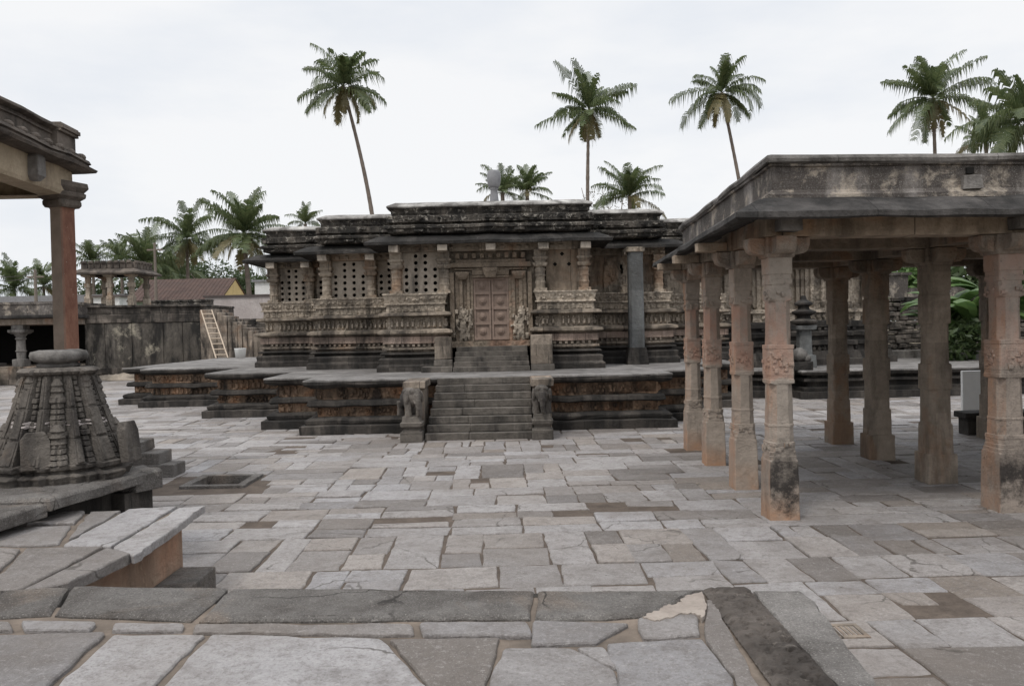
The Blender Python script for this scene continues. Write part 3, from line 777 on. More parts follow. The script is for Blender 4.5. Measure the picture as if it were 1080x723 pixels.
def seg_off(a, b, o, e=0.0):
    a = Vector(a); b = Vector(b); t = (b - a).normalized(); nr = Vector((t.y, -t.x))
    return a + nr * o + t * e, b + nr * o - t * e
for a, b in WSEG:
    if (Vector(b) - Vector(a)).length < 1: continue
    p, q = seg_off(a, b, .05); frieze(mb, p, q, 1.87, 1.965, .14, .09, 'dentil')
mb.build('plinth', 'plinth', tem)
mb = MB(); sweep(mb, WN, [(.05, 1.96), (.15, 1.97), (.155, 2.15), (.1, 2.165)], 0, .5, .006); mb.build('plain_course', 'pinkband', tem)
mb = MB(); sweep(mb, WN, [(.1, 2.16), (.2, 2.19), (.27, 2.235), (.26, 2.3), (.1, 2.34), (.02, 2.35)], 0, .5, .007); mb.build('plinth_ledge', 'ledge', tem)
mb = MB(); sweep(mb, WN, [(.02, 2.345), (.02, 2.66)], 0, .5, .005)
for a, b in WSEG:
    p, q = seg_off(a, b, .02); frieze(mb, p, q, 2.37, 2.64, .13, .09, 'figure')
mb.build('figure_frieze', 'frieze', tem)
mb = MB(); sweep(mb, WN, [(.02, 2.655), (.17, 2.67), (.24, 2.70), (.22, 2.765), (.08, 2.79), (.06, 2.795)], 0, .5, .01)
mb.build('ledge', 'ledge', tem)
mb = MB(); sweep(mb, WN, [(.06, 2.79), (.05, 2.98), (.11, 2.985), (.11, 3.02), (.07, 3.03), (.13, 3.235), (.15, 3.24), (.15, 3.275), (-.36, 3.28)], 0, .5, .006)
for a, b in WSEG:
    if (Vector(b) - Vector(a)).length < 1: continue
    p, q = seg_off(a, b, .05); frieze(mb, p, q, 2.8, 2.98, .17, .05, 'turret')
    p, q = seg_off(a, b, .085); frieze(mb, p, q, 3.05, 3.22, .2, .045, 'panel')
mb.build('seat_wall', 'frieze', tem)
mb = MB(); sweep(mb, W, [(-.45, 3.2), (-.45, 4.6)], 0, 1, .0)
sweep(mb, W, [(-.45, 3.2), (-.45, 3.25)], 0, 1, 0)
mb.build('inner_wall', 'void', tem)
mb = MB(); sweep(mb, W, [(-.5, 4.36), (-.08, 4.365), (-.06, 4.4), (-.06, 4.5), (-.02, 4.51), (-.02, 4.63), (-.5, 4.64)], 0, .6, .006)
for a, b in [(W[i], W[i + 1]) for i in range(1, len(W) - 2)]:
    if (Vector(b) - Vector(a)).length < 1: continue
    p, q = seg_off(a, b, -.06); frieze(mb, p, q, 4.38, 4.5, .22, .05, 'dentil', 0, .2)
mb.build('beam', 'wall', tem)
mb = MB()
sweep(mb, W, [(-.2, 4.62), (.46, 4.54), (.5, 4.51), (.53, 4.515), (.535, 4.585), (.4, 4.66), (.2, 4.76), (-.02, 4.80), (-.1, 4.81)], 0, .5, .012, seed=4)
mb.build('eave', 'sooty', tem)
mb = MB()
RF = [(-7.62, 31.5), (-7.62, 25.75), (-5.4, 25.75), (-5.4, 23.45), (-3.12, 23.45), (-3.12, 21.4), (2.08, 21.4), (2.08, 23.45), (4.32, 23.45), (4.32, 25.75), (6.6, 25.75), (6.6, 31.5)]
sweep(mb, RF, [(-.3, 4.79), (-.02, 4.81), (.04, 4.83), (.05, 4.93), (.12, 4.94), (.13, 5.0), (.05, 5.03), (-.06, 5.04), (-.06, 5.09), (.06, 5.1), (.07, 5.25), (.02, 5.27), (-.05, 5.28), (-.05, 5.33)], 0, .4, .011)
for a, b in [(RF[i], RF[i + 1]) for i in range(1, len(RF) - 2)]:
    p, q = seg_off(a, b, .06); frieze(mb, p, q, 5.11, 5.24, .3, .06, 'panel', 0, .45)
    p, q = seg_off(a, b, .03); frieze(mb, p, q, 4.84, 4.93, .5, .09, 'dentil', 0, .5)
mb.build('cornice', 'cornice', tem)
mb = MB()
sweep(mb, RF, [(-.1, 5.325), (-.03, 5.33), (-.02, 5.40), (.03, 5.46), (.05, 5.475)], 0, .5, .012)
mb.build('parapet', 'cornice', tem)
mb = MB()
sweep(mb, RF, [(.05, 5.472), (.075, 5.495), (.06, 5.53), (-.15, 5.63)], 0, .5, .009, cap=True)
mb.build('roof', 'cap', tem)

def temple_col(x, y, mat='wall'):
    mb = MB()
    mb.sect((x, y, 3.27), [(0, .17, .01), (.08, .17, .01), (.085, .145, .05)])
    mb.lathe((x, y, 3.27), [(.13, .08), (.135, .2), (.145, .22), (.145, .25), (.13, .27), (.125, .38), (.14, .4), (.14, .43), (.127, .45), (.13, .53), (.145, .56), (.135, .6), (.115, .63), (.13, .65)], 14)
    mb.sect((x, y, 3.27), [(.65, .16, .02), (.70, .19, .03), (.745, .195, .02), (.75, .14, .03), (.80, .15, .03), (.85, .2, .02), (.90, .205, .02), (.91, .16, .01), (1.09, .16, .01)])
    return mb
cols = [(-3.0, 21.68), (-1.75, 21.68), (.78, 21.68), (1.93, 21.68), (-5.35, 23.95), (-4.05, 23.95), (-7.55, 26.25), (-6.4, 26.25), (6.0, 26.25), (4.95, 26.25), (4.3, 23.95)]
for x, y in cols:
    temple_col(x, y + .07).build('column', 'wall', tem)
mb = MB()
for x, y in [(-3.0, 21.25), (-1.75, 21.25), (-.5, 21.25), (.85, 21.25), (1.95, 21.25), (-5.35, 23.5), (-4.0, 23.5), (3.35, 23.5), (-7.5, 25.8), (-6.4, 25.8)]:
    m_ = MB(); m_.box(x - .13, x + .13, y - .06, y + .35, 4.33, 4.51, 0, .012)
    m_.build('beam_end', 'screen', tem, bevel=.012)

def screen(x0, x1, y, z0, z1, nx, rows, hr=.3):
    """pierced stone screen facing -y: grid of cells, each with a round hole where rows allows"""
    mb = MB(); nz = len(rows); cw = (x1 - x0) / nx; ch = (z1 - z0) / nz
    for r in range(nz):
        for c in range(nx):
            ax, az = x0 + c * cw, z0 + r * ch
            lo = (nx - rows[r]) // 2
            if lo <= c < lo + rows[r]:
                cx, cz = ax + cw / 2, az + ch / 2; rad = hr * min(cw, ch)
                sq = [(ax, az), (cx, az), (ax + cw, az), (ax + cw, cz), (ax + cw, az + ch), (cx, az + ch), (ax, az + ch), (ax, cz)]
                ho = [(cx + rad * math.cos(-PI * .75 + k * PI / 4), cz + rad * math.sin(-PI * .75 + k * PI / 4)) for k in range(8)]
                vs = [(p[0], y, p[1]) for p in sq] + [(p[0], y, p[1]) for p in ho] + [(p[0], y + .07, p[1]) for p in ho]
                f = []
                for k in range(8):
                    j = (k + 1) % 8
                    f += [(k, j, 8 + j, 8 + k), (8 + k, 8 + j, 16 + j, 16 + k)]
                mb.add(vs, f)
            else:
                mb.add([(ax, y, az), (ax + cw, y, az), (ax + cw, y, az + ch), (ax, y, az + ch)], [(0, 1, 2, 3)])
    mb.build('window_screen', 'screen', tem)
full = [4, 4, 4, 4, 2, 2]
screen(-2.88, -1.87, 21.84, 3.28, 4.36, 4, full)
screen(-5.24, -4.17, 24.1, 3.28, 4.36, 4, full)
screen(-3.9, -3.2, 24.14, 3.28, 4.36, 3, [3, 3, 3, 3, 1, 1])
screen(-7.42, -6.52, 26.4, 3.28, 4.36, 4, full)
screen(-6.2, -5.5, 26.44, 3.28, 4.36, 3, [3, 3, 3, 3, 1, 1])
# right bay: plain slab with three holes, carved stele next to it
mb = MB()
mb.box(.94, 1.78, 21.856, 21.92, 3.28, 4.36)
mb.box(1.0, 1.74, 21.82, 21.88, 3.282, 3.52, 0, .004)
ws_ = mb.build('window_slab', 'beam', tem)
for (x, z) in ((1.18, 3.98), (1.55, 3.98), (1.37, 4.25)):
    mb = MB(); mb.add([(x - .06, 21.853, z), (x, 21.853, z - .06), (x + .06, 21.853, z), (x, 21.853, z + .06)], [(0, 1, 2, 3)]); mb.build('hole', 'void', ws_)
mb = MB()
mb.box(2.3, 4.4, 24.14, 24.2, 3.28, 4.37)
mb.build('wall_panel', 'wall', tem)
for (x0, x1, y0, y1) in ((-7.72, -7.6, 26.5, 31.5), (-7.6, -7.36, 26.36, 26.5), (-5.5, -5.4, 24.2, 26.3), (-3.14, -2.84, 21.8, 23.8), (1.78, 2.04, 21.8, 23.8), (-6.58, -6.2, 26.45, 26.55), (-4.24, -3.92, 24.16, 24.24), (4.42, 6.6, 26.4, 26.5)):
    mb = MB(); mb.box(x0, x1, y0, y1, 3.284, 4.364); mb.build('wall_panel', 'wall', tem)
mb = MB()
prof = [(-.42, 0), (.42, 0), (.44, .5), (.38, .8), (.24, .98), (0, 1.06), (-.24, .98), (-.38, .8), (-.44, .5)]
mb.add([(3.05 + p[0] * .8, 24.05, 3.28 + p[1]) for p in prof] + [(3.05 + p[0] * .8, 24.14, 3.28 + p[1]) for p in prof], [tuple(range(9))] + [(i, i + 9, (i + 1) % 9 + 9, (i + 1) % 9) for i in range(9)])
for k in range(26): lump(mb, (3.05 + R.uniform(-.26, .26), 24.05, 3.34 + R.uniform(0, .8)), (1, 0), (0, -1), R.uniform(.08, .16), R.uniform(.1, .25), .05)
mb.build('carved_stele', 'wall', tem)
# door and surround
mb = MB()
mb.box(-1.82, .76, 22.0, 22.3, 1.83, 4.4)
mb.build('door_wall', 'wall', tem)
dr = MB(); dr.box(-1.0, -.06, 21.93, 21.98, 2.0, 3.66)
for s_ in range(2):
    x0 = -.99 + s_ * .475
    for r in range(4):
        z0 = 2.05 + r * .402
        for (xa, xb3, za, zb) in ((x0, x0 + .45, z0 - .035, z0 + .035), ):
            dr.box(xa, xb3, 21.885, 21.93, za, zb)
        dr.lathe_c = None
        c = (x0 + .225, 21.925, z0 + .2)
        rs = [[(c[0] + rr_ * math.cos(a_ * PI / 6), c[1] - d_, c[2] + rr_ * math.sin(a_ * PI / 6)) for a_ in range(12)] for rr_, d_ in ((.1, 0), (.095, .03), (.06, .035), (.05, .06), (.01, .065))]
        dr.rings(rs)
    dr.box(x0, x0 + .05, 21.89, 21.93, 2.01, 3.65); dr.box(x0 + .4, x0 + .45, 21.89, 21.93, 2.01, 3.65)
dr.box(-1.0, -.06, 21.887, 21.93, 3.60, 3.66)
dob = dr.build('door', 'door', tem, bevel=.006)
fr = MB()
for sx, xo in ((-1, -1.0), (1, -.06)):
    for k, (w0, w1, y) in enumerate(((0, .08, 21.88), (.085, .17, 21.84), (.175, .27, 21.9), (.275, .36, 21.8), (.365, .48, 21.86))):
        xa, xb3 = sorted((xo + sx * w0, xo + sx * w1)); fr.box(xa, xb3, y, 22.0, 1.98, 3.72 + (.0 if k < 2 else .12), 0, .006)
    fr.sect((xo + sx * .27, 21.82, 3.62), [(0, .1, .03), (.08, .16, .05), (.14, .18, .02), (.2, .18, .02)])
    fr.box(*sorted((xo + sx * .5, xo + sx * .62)), 21.78, 22.0, 2.1, 3.8, 0, .006)
fr.box(-1.5, .44, 21.83, 22.0, 3.86, 3.93, 0, .005); fr.box(-1.6, .54, 21.74, 22.0, 3.935, 4.06, 0, .005); fr.box(-1.45, .4, 21.8, 22.0, 4.065, 4.14)
fr.box(-1.02, -.04, 21.82, 21.97, 3.665, 3.73); fr.box(-1.02, -.04, 21.79, 21.97, 3.735, 3.86)
fr.sect((-.53, 21.8, 3.66), [(0, .13, .01), (.18, .2, .01), (.26, .2, .01)])
frieze(fr, (-1.5, 21.82), (.44, 21.82), 4.15, 4.34, .2, .06, 'dentil')
fr.box(-1.6, .54, 21.7, 22.0, 1.84, 1.99, 0, .006)
fo = fr.build('door_frame', 'door_frame', tem, bevel=.008)
for xc in (-1.28, .24):
    g_ = MB()
    g_.ball((xc, 21.82, 2.34), (.1, .06, .3), 0, 8); g_.ball((xc + .01, 21.8, 2.68), (.06, .055, .075), 0, 8)
    g_.sect((xc, 21.82, 2.74), [(0, .07, .03), (.06, .05, .02), (.14, .02, .01)])
    g_.tube([(xc - .1, 21.8, 2.56), (xc - .17, 21.79, 2.4), (xc - .1, 21.78, 2.28)], [.04, .035, .03]); g_.tube([(xc + .1, 21.8, 2.56), (xc + .18, 21.79, 2.5), (xc + .19, 21.79, 2.72)], [.04, .032, .025])
    for sx in (-1, 1): g_.tube([(xc + sx * .05, 21.81, 2.2), (xc + sx * .07, 21.8, 2.0)], [.055, .04])
    for k in range(34): lump(g_, (xc + R.uniform(-.24, .24), 21.84, 2.02 + R.random() * .85), (1, 0), (0, -1), R.uniform(.04, .1), R.uniform(.06, .2), .07)
    worn(g_.build('guardian_relief', 'frieze', tem), .05, .05)
# steps to the door, with low flanks
mb = MB()
for i in range(5):
    mb.box(-1.5 + i * .012, .44 - i * .012, 20.72 + i * .19, 21.9, 1.23, 1.235 + (i + 1) * .124, 0, .006)
mb.box(-2.3, -1.52, 20.75, 21.3, 1.23, 1.38, 0, .006)
mb.box(-2.0, -1.53, 21.0, 21.35, 1.384, 1.54, 0, .008)
mb.box(.47, 1.06, 20.75, 21.3, 1.23, 1.39, 0, .006)
mb.build('door_steps', 'step', tem, bevel=.012)
mb = MB()
mb.box(.47, 1.02, 20.9, 21.4, 1.395, 2.14, 0, .01); mb.build('step_flank', 'plinth', tem, bevel=.015)
mb = MB(); mb.box(-2.0, -1.56, 21.2, 21.42, 1.55, 2.12, 0, .01); mb.build('step_flank', 'plinth', tem, bevel=.015)

# pot finial on the roof
o = thing('roof_pot', 'grey stone pot finial standing on the temple roof before the small palms', 'finial', (-.42, 23.6, 5.62))
mb = MB(); mb.lathe((-.42, 23.6, 5.6), [(.15, 0), (.14, .25), (.11, .5), (.1, .66), (.14, .7)], 16); mb.build('stem', 'zinc', o, smooth=True)
mb = MB(); mb.lathe((-.42, 23.6, 5.6), [(.11, .69), (.17, .78), (.2, .95), (.195, 1.1), (.17, 1.17), (.16, 1.2), (.05, 1.2)], 18); mb.build('bowl', 'zinc', o, smooth=True)

# free pillar before the wall
o = thing('stone_pillar', 'tall plain blue grey stone pillar standing against the temple right wing', 'pillar', (3.5, 23.2, 1.2))
mb = MB(); mb.sect((3.5, 23.2, 1.2), [(0, .3, .01), (.25, .28, .01), (.5, .24, .03)]); mb.build('base', 'black', o, bevel=.01)
mb = MB(); mb.sect((3.5, 23.2, 1.7), [(0, .21, .06), (1.4, .205, .07), (2.5, .2, .07), (2.66, .205, .05)]); mb.build('shaft', 'grey_pillar', o)
mb = MB(); mb.sect((3.5, 23.2, 4.36), [(0, .21, .02), (.02, .24, .02), (.14, .25, .02)]); mb.build('capital', 'wall', o)

# ------------------------------------------------------------------ right terrace, rear shrine hall, rubble wall
RT = [(7.2, 34), (7.2, 25.4), (8.6, 25.4), (8.6, 24.6), (16.4, 24.9), (16.4, 34)]
o = thing('side_platform', 'low dark stone platform seen between the pavilion columns', 'platform', (11.5, 28, 0))
mb = MB(); sweep(mb, RT, [(0, 0), (0, .2), (-.14, .21), (-.12, .32), (-.3, .34), (-.3, .5), (-.15, .51), (-.16, .6), (-.3, .62), (-.3, .7), (-.08, .71), (-.04, .8)], 0, .5, .014); mb.build('moulding', 'black', o)
mb = MB(); sweep(mb, RT, [(-.04, .795), (-.04, .84), (-.08, .85)], 0, .5, .01, cap=True); mb.build('top_paving', 'platform_top', o)
VM = [(6.9, 33), (6.9, 27.6), (7.5, 27.6), (7.5, 28.2), (8.3, 28.2), (8.3, 27.9), (9.3, 27.9), (9.3, 28.6), (10.1, 28.6), (10.1, 28.3), (11.2, 28.3), (11.2, 29.0), (12.0, 29.0), (12.0, 29.6), (12.8, 29.6), (12.8, 33)]
o = thing('shrine_hall', 'rear star shaped shrine wall of pilasters above black mouldings, behind the pavilion', 'shrine', (10, 30, .85))
mb = MB(); sweep(mb, VM, [(.7, .5), (.7, 1.05), (.6, 1.06), (.55, 1.3), (.4, 1.32), (.38, 1.5), (.5, 1.52), (.5, 1.66), (.3, 1.68), (.3, 1.8), (.4, 1.82), (.42, 1.95), (.25, 2.0), (.25, 2.1), (.34, 2.12), (.34, 2.3), (.2, 2.34)], 0, .5, .02)
for i in range(1, len(VM) - 2):
    p, q = seg_off(VM[i], VM[i + 1], .4); frieze(mb, p, q, 1.3, 1.5, .16, .1, 'figure'); p, q = seg_off(VM[i], VM[i + 1], .25); frieze(mb, p, q, 2.0, 2.12, .2, .1, 'dentil')
mb.build('base_moulding', 'black', o)
mb = MB(); sweep(mb, VM, [(.2, 2.33), (.2, 2.6), (.3, 2.62), (.3, 2.72), (0, 2.76), (0, 4.4)], 0, .6, .01)
for i in range(1, len(VM) - 2):
    p, q = seg_off(VM[i], VM[i + 1], 0)
    frieze(mb, p, q, 2.76, 4.3, .36, .12, 'post', 0, .1); p, q = seg_off(VM[i], VM[i + 1], .2); frieze(mb, p, q, 2.36, 2.58, .2, .08, 'panel')
mb.build('wall', 'grey_wallstone' if 'grey_wallstone' in M else 'frieze', o)
mb = MB(); sweep(mb, VM, [(0, 4.38), (.5, 4.32), (.52, 4.4), (.1, 4.65), (.1, 4.8), (.2, 4.82), (.2, 5.0), (.05, 5.1)], 0, .6, .015, cap=True); mb.build('roof', 'cornice', o)
# dark tiered stone turret
o = thing('turret_finial', 'small black tiered stone turret on the side platform by the shrine', 'turret', (9.35, 26.4, .85))
mb = MB(); mb.sect((9.35, 26.4, .85), [(0, .3, .02), (.4, .28, .02), (.42, .2, .03), (1.2, .19, .05), (1.22, .3, .02), (1.35, .32, .02)]); mb.build('shaft', 'grey_pillar', o)
mb = MB(); mb.lathe((9.35, 26.4, 2.2), [(.2, 0), (.42, .08), (.44, .14), (.22, .22), (.2, .3), (.36, .38), (.38, .44), (.18, .52), (.16, .6), (.28, .66), (.28, .72), (.1, .82), (.06, .95)], 16); worn(mb.build('tiers', 'black', o), .03, .1)
o = thing('carved_boulder', 'pale rounded stone fragment lying at the edge of the side platform', 'stone', (8.75, 25.15, .85))
mb = MB(); mb.ball((8.75, 25.15, 1.3), (.26, .22, .22), 0, 10); mb.ball((8.95, 25.12, 1.2), (.14, .16, .14), 0, 8)
worn(mb.build('boulder', 'shrine_cap', o, smooth=True), .08, .15)
mb = MB(); mb.box(8.4, 9.1, 24.95, 25.4, .86, 1.1, 0, .02); worn(mb.build('block', 'black', o, bevel=.02), .02, .1)

o = thing('rubble_wall', 'tall wall of rough stacked dark stones behind the side platform', 'wall', (16, 34, 0))
mb = MB()
for r in range(17):
    x = 12.6 + R.uniform(-.3, 0); z = .0 + r * .19
    while x < 24:
        w = R.uniform(.25, .7)
        mb.box(x + .01, x + w - .01, 33.8 + R.uniform(-.06, .1) + r * .012, 34.8, z + .006, z + .19 - R.uniform(0, .03), 0, .03); x += w
mb.build('masonry', 'rubble', o, bevel=.03)
mb = MB(); mb.box(13.0, 16.4, 34.1, 34.6, 3.23, 4.15, 0, .02); mb.box(16.4, 24, 34.1, 34.6, 3.23, 3.6, 0, .02); mb.box(12.9, 16.5, 34.0, 34.7, 4.155, 4.25, 0, .02)
mb.build('parapet', 'plaster', o)
mb = MB(); mb.box(12.9, 22, 31.2, 31.8, 0, 1.15, 0, .03)
tag(worn(mb.build('stone_kerb', 'shrine_cap', bevel=.02), .04, .3), 'long low pale stone kerb at the foot of the rubble wall', 'kerb')

# ------------------------------------------------------------------ open pavilion on the right
pav = thing('pavilion', 'large open stone pavilion of tall square columns under a peeling plastered flat roof', 'pavilion', (6.2, 12.5, 0))
SQ, OC = .012, .075
def colA(hw=.2, H=3.1):
    k = H / 3.1; s_ = hw / .2
    return [(z * k, h * s_, c) for z, h, c in [(-.02, .226, SQ), (.4, .22, SQ), (.70, .212, SQ), (.72, .205, .03), (.76, .205, .03), (.765, .2, .04), (.81, .2, .04), (.815, .195, .05), (.87, .195, .05), (.88, .2, .05), (.92, .2, .05), (.925, .19, OC), (1.1, .186, OC),
            (1.105, .192, OC), (1.13, .192, OC), (1.135, .183, OC), (1.6, .176, OC), (1.62, .186, SQ), (1.66, .186, SQ), (1.665, .18, SQ), (1.71, .18, SQ), (1.715, .183, SQ), (1.98, .181, SQ), (1.985, .18, SQ), (2.02, .18, SQ), (2.025, .186, SQ), (2.07, .185, SQ), (2.075, .168, .07),
            (2.58, .164, .07), (2.6, .174, SQ), (2.72, .172, SQ), (2.725, .166, .03), (2.78, .166, .03), (2.785, .175, SQ), (2.84, .175, SQ), (2.845, .168, SQ), (2.9, .168, SQ), (2.905, .178, SQ), (3.1, .18, SQ)]]
def colB(hw=.22, H=3.15):
    k = H / 3.15; s_ = hw / .22
    return [(z * k, h * s_, c) for z, h, c in [(-.02, .285, SQ), (.42, .28, SQ), (.425, .235, .02), (.85, .23, .02), (.86, .212, .03), (1.35, .208, .03), (1.36, .225, SQ), (1.72, .222, SQ), (1.73, .205, .05), (2.3, .2, .05), (2.31, .218, SQ), (2.72, .215, SQ), (2.73, .2, SQ), (2.78, .2, SQ), (2.79, .22, SQ), (3.15, .22, SQ)]]
def capital(c, zb, zt, arm, w, mat, parent):
    mb = MB(); hgt = zt - zb
    mb.sect((c[0], c[1], zb), [(0, w, .02), (.04, w * 1.08, .03), (.08, w * 1.08, .03), (hgt, w * 1.04, .01)])
    for dx, dy in ((1, 0), (-1, 0), (0, 1), (0, -1)):
        pr = [(w * .9, hgt * .98), (arm, hgt * .98), (arm, hgt * .62), (arm * .93, hgt * .34), (arm * .8, hgt * .2), (w * .9, hgt * .12)]
        hw = w * .72
        t = Vector((-dy, dx, 0)); d = Vector((dx, dy, 0)); C = Vector((c[0], c[1], zb))
        vs = [C + d * r + t * hw + Vector((0, 0, z)) for r, z in pr] + [C + d * r - t * hw + Vector((0, 0, z)) for r, z in pr]
        n = len(pr)
        mb.add(vs, [tuple(range(n)), tuple(range(2 * n - 1, n - 1, -1))] + [(i, i + n, (i + 1) % n + n, (i + 1) % n) for i in range(n)])
    return mb.build('capital', mat, parent, bevel=.015)
GRID = {}
left = [(3.17, 9.84), (3.24, 11.65), (3.32, 13.7), (3.37, 15.42)]
mid = [(6.0, 10.05), (6.07, 11.85), (6.15, 13.93), (6.22, 15.75)]
far = [(9.05, 10.25), (9.12, 12.05), (9.2, 14.1), (9.27, 15.95)]
far2 = [(12.1, 10.45), (12.2, 12.25), (12.25, 14.3), (12.3, 16.1)]
far3 = [(15.1, 10.65), (15.2, 12.45), (15.25, 14.5), (15.3, 16.3)]  # extra unseen bay, added to darken the pavilion interior
for ci, colm in enumerate((left, mid, far, far2, far3)):
    for ri, (x, y) in enumerate(colm):
        mb = MB()
        if ci == 0:
            secs = colA(.158 if ri == 0 else .148, 3.1); mt = 'col_red_soot' if ri == 0 else 'col_red'
        elif ri == 0: secs = colA(.178, 3.1); mt = 'col_carved'
        else:
            secs = colB(.158 if ri == 3 else .165, 3.1); mt = 'column_grey'
        r_ = MB(); r_.sect((0, 0, 0), secs)
        if ci == 0 or ri == 0:                                    # shallow carving on the square blocks
            hw = .152 if ri == 0 else .142
            if ci: hw = .17
            for (za, zb) in ((1.72, 1.98),) + (((.1, .68), (2.6, 2.71)) if ci else ((.77, .92), (2.6, 2.71))):
                for k in range(int(26 * (zb - za) / .26) if zb - za < .3 else 46):
                    u = R.uniform(-.75, .75) * hw; zz = R.uniform(za + .02, zb - .02); e = hw * (1.0 if za > 1 else 1.09)
                    if R.random() < .55: lump(r_, (u, -e, zz), (1, 0), (0, -1), R.uniform(.02, .06), R.uniform(.02, .06), .008)
                    else: lump(r_, (-e, u, zz), (0, -1), (-1, 0), R.uniform(.02, .06), R.uniform(.02, .06), .008)
        c_ = r_.build('column', mt, pav, loc=(x, y, 0), bevel=.008)
        c_.rotation_euler.z = math.radians(R.uniform(-2, 3))
        worn(c_, .016, .08, 2)
        arm = .36 if ci == 0 or ri == 0 else .4
        k_ = capital((0, 0), 3.1, 3.335, arm,   .165 if ci == 0 else .185, 'column' if ci == 0 or ri == 0 else 'column_grey', c_)
def beamseg(mb, p, q, hw, z0, z1):
    a = Vector(p); b = Vector(q); t = (b - a).normalized(); n_ = Vector((t.y, -t.x)) * hw; a = a - t * .0; b = b
    mb.prism([tuple(a + n_), tuple(b + n_), tuple(b - n_), tuple(a - n_)], z0, z1)
ext = lambda p, q, e: (Vector(p) + (Vector(p) - Vector(q)).normalized() * e)
for colm, z in ((left, 3.342), (mid, 3.342), (far, 3.342), (far2, 3.342), (far3, 3.342)):
    for i in range(3): 
        a, b = Vector(colm[i]), Vector(colm[i + 1]); t = (b - a).normalized()
        mb = MB(); beamseg(mb, a + t * .19, b - t * .19, .15, z, 3.6); mb.build('beam', 'column_grey', pav, bevel=.01)
for ri in range(4):
    pts = [Vector(left[ri]), Vector(mid[ri]), Vector(far[ri]), Vector(far2[ri]), Vector(far3[ri])]
    for i in range(4):
        a, b = pts[i], pts[i + 1]; t = (b - a).normalized()
        mb = MB(); beamseg(mb, a + (t * .004 if i else -t * .2), b - t * .004, .185, 3.34, 3.605); mb.build('beam', 'beam' if ri == 0 else 'column_grey', pav, bevel=.012)
RP = [(3.02, 9.52), (17.6, 10.4), (17.75, 16.7), (3.36, 16.1)]     # parapet outline, counter clockwise; lengthened out of view to deepen the shade inside
mb = MB(); mb.prism([(2.95, 9.45), (17.65, 10.34), (17.8, 16.78), (3.3, 16.2)], 3.61, 3.72); mb.build('ceiling_slab', 'column_grey', pav)
mb = MB()
sweep(mb, RP, [(-.1, 3.62), (.3, 3.53), (.48, 3.47), (.52, 3.49), (.51, 3.55), (.42, 3.6), (.2, 3.72), (.06, 3.76), (-.1, 3.78)], 0, .5, .01, seed=5)
worn(mb.build('eave', 'eave', pav), .025, .3)
mb = MB()
sweep(mb, RP, [(-.05, 3.74), (.06, 3.75), (.06, 3.8), (.02, 3.83), (0, 3.86), (.0, 4.12), (.03, 4.13), (.035, 4.155)], 0, .5, .006, seed=6)
sweep(mb, [(p[0], p[1]) for p in [(3.3, 9.82), (3.62, 15.8), (17.5, 16.4), (17.35, 10.7)]], [(0, 4.15), (0, 3.75)], 0, 1, 0)
pp_ = mb.build('parapet', 'plaster', pav)
mb = MB()
sweep(mb, RP, [(.03, 4.15), (.06, 4.17), (.07, 4.21), (.04, 4.25), (-.02, 4.265), (-.26, 4.26), (-.3, 4.15)], 0, .5, .008, seed=7)
worn(mb.build('coping', 'coping', pav), .02, .2)
mb = MB(); mb.box(5.28, 5.5, 9.6, 9.66, 3.84, 4.0, 0, .006); mb.build('repair_patch', 'coping', pav)
mb = MB(); mb.box(5.33, 5.41, 9.62, 9.655, 4.02, 4.09); mb.build('spout_hole', 'void', pav)
mb = MB(); mb.prism([(3.2, 9.7), (17.4, 10.6), (17.5, 16.5), (3.5, 15.9)], 3.74, 3.8); mb.build('roof_deck', 'coping', pav)
mb = MB(); mb.prism([(17.1, 10.5), (17.5, 10.5), (17.6, 16.6), (17.2, 16.6)], -.02, 3.6); mb.build('shade_wall', 'column_grey', pav)  # unseen wall added at the far end to cut sky light under the roof
for (x, y) in ((3.2, 9.42), (6.05, 9.66), (9.1, 9.8)):
    mb = MB(); mb.box(x - .12, x + .12, y - .06, y + .2, 3.38, 3.52, 0, .008); mb.build('beam_end', 'shrine_cap', pav, bevel=.01)
for (x, y) in left[1:]:
    mb = MB(); mb.box(x - .62, x - .2, y - .09, y + .09, 3.34, 3.47, 0, .008); mb.build('beam_end', 'beam', pav, bevel=.01)

# notice board and bench behind the pavilion
o = thing('notice_board', 'blank white board on a dark foot standing behind the pavilion columns', 'board', (9.95, 17.7, 0))
mb = MB(); mb.box(9.66, 10.35, 17.7, 17.78, .3, 1.2); mb.build('panel', 'bucket', o, bevel=.01)
for x in (9.7, 10.15):
    mb = MB(); mb.box(x, x + .15, 17.66, 17.86, 0, .3); mb.build('foot', 'steel', o)
o = thing('stone_bench', 'low dark stone bench on the paving beside the white board', 'bench', (9.3, 16.6, 0))
mb = MB(); mb.box(8.98, 10.4, 16.35, 16.8, .34, .46, 0, .01); mb.build('seat', 'black', o, bevel=.02)
for x in (9.05, 10.15):
    mb = MB(); mb.box(x, x + .22, 16.4, 16.75, 0, .337, 0, .01); mb.build('leg', 'black', o, bevel=.02)

